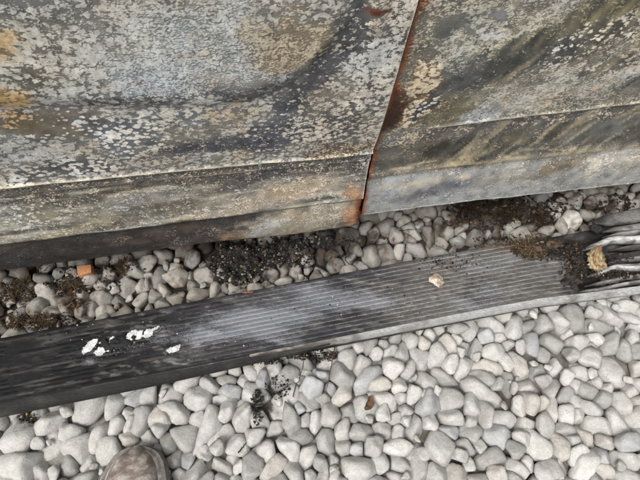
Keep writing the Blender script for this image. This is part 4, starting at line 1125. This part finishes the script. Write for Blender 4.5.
# a chip of orange brick
bm = bmesh.new(); bmesh.ops.create_cube(bm, size=1.0)
for i, v in enumerate(bm.verts): v.co = Vector((v.co.x * .030 * (1 + .25 * math.sin(i * 3.1)), v.co.y * .021 * (1 + .3 * math.cos(i * 2.3)), v.co.z * .016 * (1 + .2 * math.sin(i * 5))))
bmesh.ops.subdivide_edges(bm, edges=bm.edges[:], cuts=3, use_grid_fill=True)
for v in bm.verts: v.co *= 1 + .10 * (float(fbm(v.co.x * 160 + 7, v.co.y * 160 + v.co.z * 120, 4, 3)) - .5)
bmesh.ops.smooth_vert(bm, verts=bm.verts[:], factor=.4, use_axis_x=True, use_axis_y=True, use_axis_z=True)
me = bpy.data.meshes.new('brick_chip'); bm.to_mesh(me); bm.free()
c = at(88, 273, .01); bz = float(height(np.array([c[0]]), np.array([c[1]]))[0])
o = obj('brick_chip', me, mat_solid('orange_brick', lin(196, 140, 100), .9, 240, .3, .0008), None, (c[0], c[1], bz + .006)); o.rotation_euler = (.1, -.15, .25)
tag(o, 'small orange brick chip among the pebbles under the rocker panel', 'brick chip')

# brown fibrous tufts
def tuft(px, py, rad, n, label, seed, cols=((70, 52, 38), (112, 88, 62)), on_board=False, hgt=1.0):
    q = np.random.default_rng(seed); VV, FF, CC, off = [], [], [], 0
    c = at(px, py, ZB if on_board else 0.0)
    for _ in range(int(n * 2.2)):
        a = q.uniform(0, 6.283); d = q.uniform(0, 1) ** .95 * rad; x, y = d * math.cos(a), d * math.sin(a) * .75
        zs = (ZB if on_board else float(height(np.array([c[0] + x]), np.array([c[1] + y]))[0])) - .002
        L = q.uniform(.006, .020); w = q.uniform(.0004, .0012) * (2.2 if q.uniform() < .15 else 1); th = q.uniform(0, 6.283); el = q.uniform(-.1, .9)
        dirv = np.array([math.cos(th) * math.cos(el), math.sin(th) * math.cos(el), math.sin(el) * hgt]); sd = np.array([-math.sin(th), math.cos(th), q.uniform(-.4, .4)])
        P0 = np.array([x, y, zs]); cu = q.normal(0, .35, 3); pts = []
        for k_ in range(4):
            t = k_ / 3; P = P0 + dirv * L * t + cu * L * t * t * .6; P[2] = max(P[2], zs); ww = w * (1 - .8 * t)
            pts += [P + sd * ww, P - sd * ww]
        VV.append(np.array(pts)); FF += [(off + 2 * k_, off + 2 * k_ + 1, off + 2 * k_ + 3, off + 2 * k_ + 2) for k_ in range(3)]; off += 8
        t = q.uniform(); CC.append(np.tile((lin(*cols[0]) * (1 - t) + lin(*cols[1]) * t) * q.uniform(.6, 1.15), (8, 1)))
    me = mesh_np('fibre_tuft', np.vstack(VV), FF, False); attr_col(me, 'tint', np.vstack(CC))
    return tag(obj('fibre_tuft', me, M_FIBRE, None, (c[0], c[1], 0)), label, 'tuft', 'tufts of brown burnt fibre')
for k_, (px, py, rad, n, lab) in enumerate((
        (18, 291, .034, 420, 'brown fibre tuft under the darkest stretch of the rocker panel'),
        (72, 286, .030, 380, 'brown fibre tuft just beside the orange brick chip'),
        (42, 322, .024, 300, 'brown fibre tuft pressed against the back edge of the black tread'),
        (18, 322, .024, 260, 'smaller loose brown fibre tuft at the back edge of the black tread'),
        (76, 306, .022, 260, 'small brown fibre tuft between clean pebbles behind the black tread'),
        (124, 268, .020, 200, 'sparse brown fibre tuft tucked under the rocker panel past the orange chip'),
        (505, 216, .040, 480, 'large dark fibre tuft under the smoke-streaked door'),
        (470, 212, .026, 400, 'dark fibre tuft under the grey hem of the smoke-streaked door'),
        (540, 218, .030, 360, 'dark fibre tuft behind the charred tread end'))):
    dk = k_ > 5
    tuft(px, py, rad, n, lab, 70 + k_, ((36, 30, 26), (80, 64, 48)) if dk else ((62, 50, 40), (112, 94, 72)))
tuft(530, 248, .034, 300, 'light brown fibre tuft stuck to the burnt tread end', 90, ((58, 48, 38), (134, 112, 82)), True, .5)

# twigs and stalks
def twig(pts, rad, label, col, seed):
    q = np.random.default_rng(seed); P = []
    for (px, py, dz) in pts:
        c = at(px, py, 0.015); h = float(height(np.array([c[0]]), np.array([c[1]]))[0]); P.append(np.array([c[0], c[1], h + rad + dz]))
    P = np.array(P); T = np.linspace(0, len(P) - 1, 14); C = np.stack([np.interp(T, np.arange(len(P)), P[:, k_]) for k_ in range(3)], 1)
    C[:, :2] += q.normal(0, .0008, (14, 2))
    V, F = [], []
    for i, cc in enumerate(C):
        d = C[min(i + 1, 13)] - C[max(i - 1, 0)]; d /= np.linalg.norm(d) + 1e-9; a = np.cross(d, [0, 0, 1]); a /= np.linalg.norm(a) + 1e-9; b = np.cross(a, d)
        for k_ in range(6):
            t = k_ * math.pi / 3; V.append(cc + (a * math.cos(t) + b * math.sin(t)) * rad * (1 - .5 * i / 13))
    for i in range(13):
        for k_ in range(6): F.append((i * 6 + k_, i * 6 + (k_ + 1) % 6, i * 6 + 6 + (k_ + 1) % 6, i * 6 + 6 + k_))
    F += [tuple(range(6))[::-1], tuple(78 + k_ for k_ in range(6))]
    me = mesh_np('twig', V, F); attr_col(me, 'tint', np.tile(lin(*col), (len(V), 1)))
    tag(obj('twig', me, M_FIBRE), label, 'twig', 'twigs and dry stalks on the gravel')
twig([(166, 284, .002), (180, 293, .004), (196, 303, .002)], .0010, 'thin dark twig across pebbles behind the black part of the tread', (52, 46, 42), 1)
twig([(335, 345, .012), (330, 372, .008), (326, 392, .004)], .0011, 'upright thin brown stalk by the black crumbs at the front edge', (92, 70, 54), 2)
twig([(292, 395, .004), (300, 376, .006), (306, 350, .010)], .0010, 'thin brown stalk leaning from gravel to the front edge', (84, 64, 52), 3)
twig([(350, 243, .004), (345, 258, .004), (360, 270, .004)], .0010, 'bent dark twig on sooty pebbles behind the grey tread', (48, 40, 34), 4)
twig([(238, 452, .004), (246, 442, .004)], .0014, 'short straight dark twig lying alone in the open gravel', (60, 56, 52), 5)
twig([(398, 232, .006), (420, 226, .006), (428, 238, .004)], .0009, 'hair-thin twig on the pebbles under the rusty door edge', (56, 46, 38), 6)
twig([(560, 238, .006), (540, 232, .008), (515, 236, .004)], .0011, 'brown twig tangled in litter behind the burnt tread end', (70, 52, 36), 7)

# a curled brown leaf between pebbles
i = np.linspace(-1, 1, 13); A, B = np.meshgrid(i, i, indexing='ij'); w = (1 - A ** 2) ** .6
V = np.stack([A * .016, B * w * .008 + .003 * A ** 2, .006 * (B * w) ** 2 + .003 * A ** 2 + .0012 * np.sin(A * 9)], -1).reshape(-1, 3)
V2 = V - [0, 0, .0005]; F = grid_faces(13, 13); me = mesh_np('dry_leaf', np.vstack([V, V2]), F.tolist() + (F[:, ::-1] + 169).tolist()); attr_col(me, 'tint', np.tile(lin(112, 88, 70), (338, 1)))
c = at(369, 403, .02); o = obj('dry_leaf', me, M_FIBRE, None, (c[0], c[1], float(height(np.array([c[0]]), np.array([c[1]]))[0]) + .006)); o.rotation_euler = (.5, .2, 1.1)
tag(o, 'curled brown dry leaf wedged between pale pebbles in the open gravel', 'leaf')

# ------------------------------------------------------------------ the photographer's boot
def boot():
    root = empty('boot', (at(133, 447, .04)[0], at(133, 447, .04)[1], 0), math.radians(4))
    tag(root, 'scuffed grey-brown boot standing on the pebbles, rounded toe forward', 'boot')
    LEN = .30
    # width and height along the boot, from the toe (0) to the heel (1)
    tt = np.array([0, .02, .05, .10, .17, .26, .36, .48, .60, .72, .84, .94, 1.0])
    wid = np.array([.010, .026, .037, .046, .052, .054, .053, .048, .042, .039, .039, .034, .020])
    hgt = np.array([.030, .046, .054, .058, .061, .066, .078, .098, .118, .130, .132, .124, .100])
    K = 20
    def upper(grow, z_lo, scale_h=1.0, t0=0.0, t1=1.0, n=40):
        V = []; 
        for s_ in np.linspace(t0, t1, n):
            w_ = float(np.interp(s_, tt, wid)) + grow; h_ = float(np.interp(s_, tt, hgt)) * scale_h + grow
            for k_ in range(K):
                a = math.pi * k_ / (K - 1); cx, sx = math.cos(a), math.sin(a)
                x = w_ * np.sign(cx) * abs(cx) ** .75; z = z_lo + (h_ - z_lo) * sx ** .8
                V.append((x, -s_ * LEN + .004 * (s_ < .01), z))
        V = np.array(V); F = grid_faces(n, K).tolist(); F.append(list(range(K))); F.append([(n - 1) * K + k_ for k_ in range(K)][::-1])
        return V, F
    def tinted(V, base, alt, seed):
        n = fbm(V[:, 0] * 90 + 3, V[:, 1] * 90 + V[:, 2] * 60, seed, 5); n2 = fbm(V[:, 0] * 200, V[:, 1] * 200, seed + 2, 3)
        w = sst(.40, .65, n)[:, None]; c = lin(*base) * (1 - w) + lin(*alt) * w
        return c * (.8 + .4 * n2)[:, None]
    leather = mat_attr('scuffed_leather', .7, 260, .35, .0006, .3)
    V, F = upper(-.007, .018, n=120); V[:, 2] += .004 * (fbm(V[:, 0] * 60, V[:, 1] * 90, 21, 4) - .5) - .0025 * np.exp(-((V[:, 1] + .085 + V[:, 0] * .2) / .004) ** 2) - .002 * np.exp(-((V[:, 1] + .098) / .003) ** 2); me = mesh_np('upper', V, F); attr_col(me, 'tint', tinted(V, (182, 174, 165), (128, 116, 108), 5)); obj('upper', me, leather, root)
    V, F = upper(.0, .012, .58, 0.0, 1.0, 60); V[:, 2] += .0012 * (fbm(V[:, 0] * 120, V[:, 1] * 120, 25, 3) - .5); me = mesh_np('rand', V, F); attr_col(me, 'tint', tinted(V, (206, 202, 196), (168, 162, 155), 6)); obj('rand', me, leather, root)
    # sole: outline a little wider than the upper
    ss = np.linspace(0, 1, 44); L_ = [(-(float(np.interp(s_, tt, wid)) + .005), -s_ * LEN * 1.02 + .005) for s_ in ss]; out = L_ + [(-x, y) for (x, y) in L_[::-1]]
    m = len(out); V = []
    for z, sh in ((-.006, .96), (-.004, 1.0), (.016, 1.0), (.021, .985)):
        V += [(x * sh, (y + .15) * sh - .15, z) for (x, y) in out]
    F = [(a * m + i, a * m + (i + 1) % m, (a + 1) * m + (i + 1) % m, (a + 1) * m + i) for a in range(3) for i in range(m)] + [list(range(m))[::-1], [3 * m + i for i in range(m)]]
    V = np.array(V); me = mesh_np('sole', V, F, False); attr_col(me, 'tint', tinted(V, (128, 124, 118), (92, 88, 84), 7)); obj('sole', me, leather, root)
    # ankle shaft and trouser cuff above it
    def ring(name, z0, z1, rx0, rx1, ry0, ry1, base, alt, thick):
        V = []; n = 10; Kr = 36
        for inner in (0, 1):
            for i_ in range(n):
                t = i_ / (n - 1)
                for k_ in range(Kr):
                    a = 2 * math.pi * k_ / Kr; wr = .0025 * math.sin(a * 3 + t * 7) * t
                    V.append((((rx0 + (rx1 - rx0) * t) - inner * thick + wr) * math.cos(a), -.70 * LEN + ((ry0 + (ry1 - ry0) * t) - inner * thick + wr) * math.sin(a), z0 + (z1 - z0) * t))
        F = []
        for inner in (0, 1):
            o_ = inner * n * Kr
            for i_ in range(n - 1):
                for k_ in range(Kr):
                    f = (o_ + i_ * Kr + k_, o_ + i_ * Kr + (k_ + 1) % Kr, o_ + (i_ + 1) * Kr + (k_ + 1) % Kr, o_ + (i_ + 1) * Kr + k_); F.append(f if not inner else f[::-1])
        for i_ in (0, n - 1):
            for k_ in range(Kr):
                f = (i_ * Kr + k_, i_ * Kr + (k_ + 1) % Kr, n * Kr + i_ * Kr + (k_ + 1) % Kr, n * Kr + i_ * Kr + k_); F.append(f if i_ else f[::-1])
        V = np.array(V); me = mesh_np(name, V, F); attr_col(me, 'tint', tinted(V, base, alt, 9)); return obj(name, me, leather, root)
    ring('shaft', .09, .19, .038, .044, .056, .058, (150, 138, 126), (108, 92, 82), .005)
    ring('collar', .186, .200, .0455, .0455, .0595, .0595, (96, 88, 82), (72, 66, 62), .010)
    # laces
    for k_ in range(4):
        s_ = .42 + k_ * .055; h_ = float(np.interp(s_, tt, hgt)); V = []
        for i_ in range(13):
            a = math.pi * (.28 + .44 * i_ / 12); w_ = float(np.interp(s_, tt, wid)); cx, sx = math.cos(a), math.sin(a)
            cc = np.array([w_ * np.sign(cx) * abs(cx) ** .75, -s_ * LEN, .018 + (h_ - .018) * sx ** .8 + .002])
            for j_ in range(6): b = j_ * math.pi / 3; V.append(cc + np.array([0, math.cos(b) * .0022, math.sin(b) * .0022]))
        F = [(i_ * 6 + j_, i_ * 6 + (j_ + 1) % 6, i_ * 6 + 6 + (j_ + 1) % 6, i_ * 6 + 6 + j_) for i_ in range(12) for j_ in range(6)]
        V = np.array(V); me = mesh_np('lace', V, F); attr_col(me, 'tint', np.tile(lin(70, 62, 56), (len(V), 1))); obj('lace', me, M_FIBRE, root)
    return root
boot()
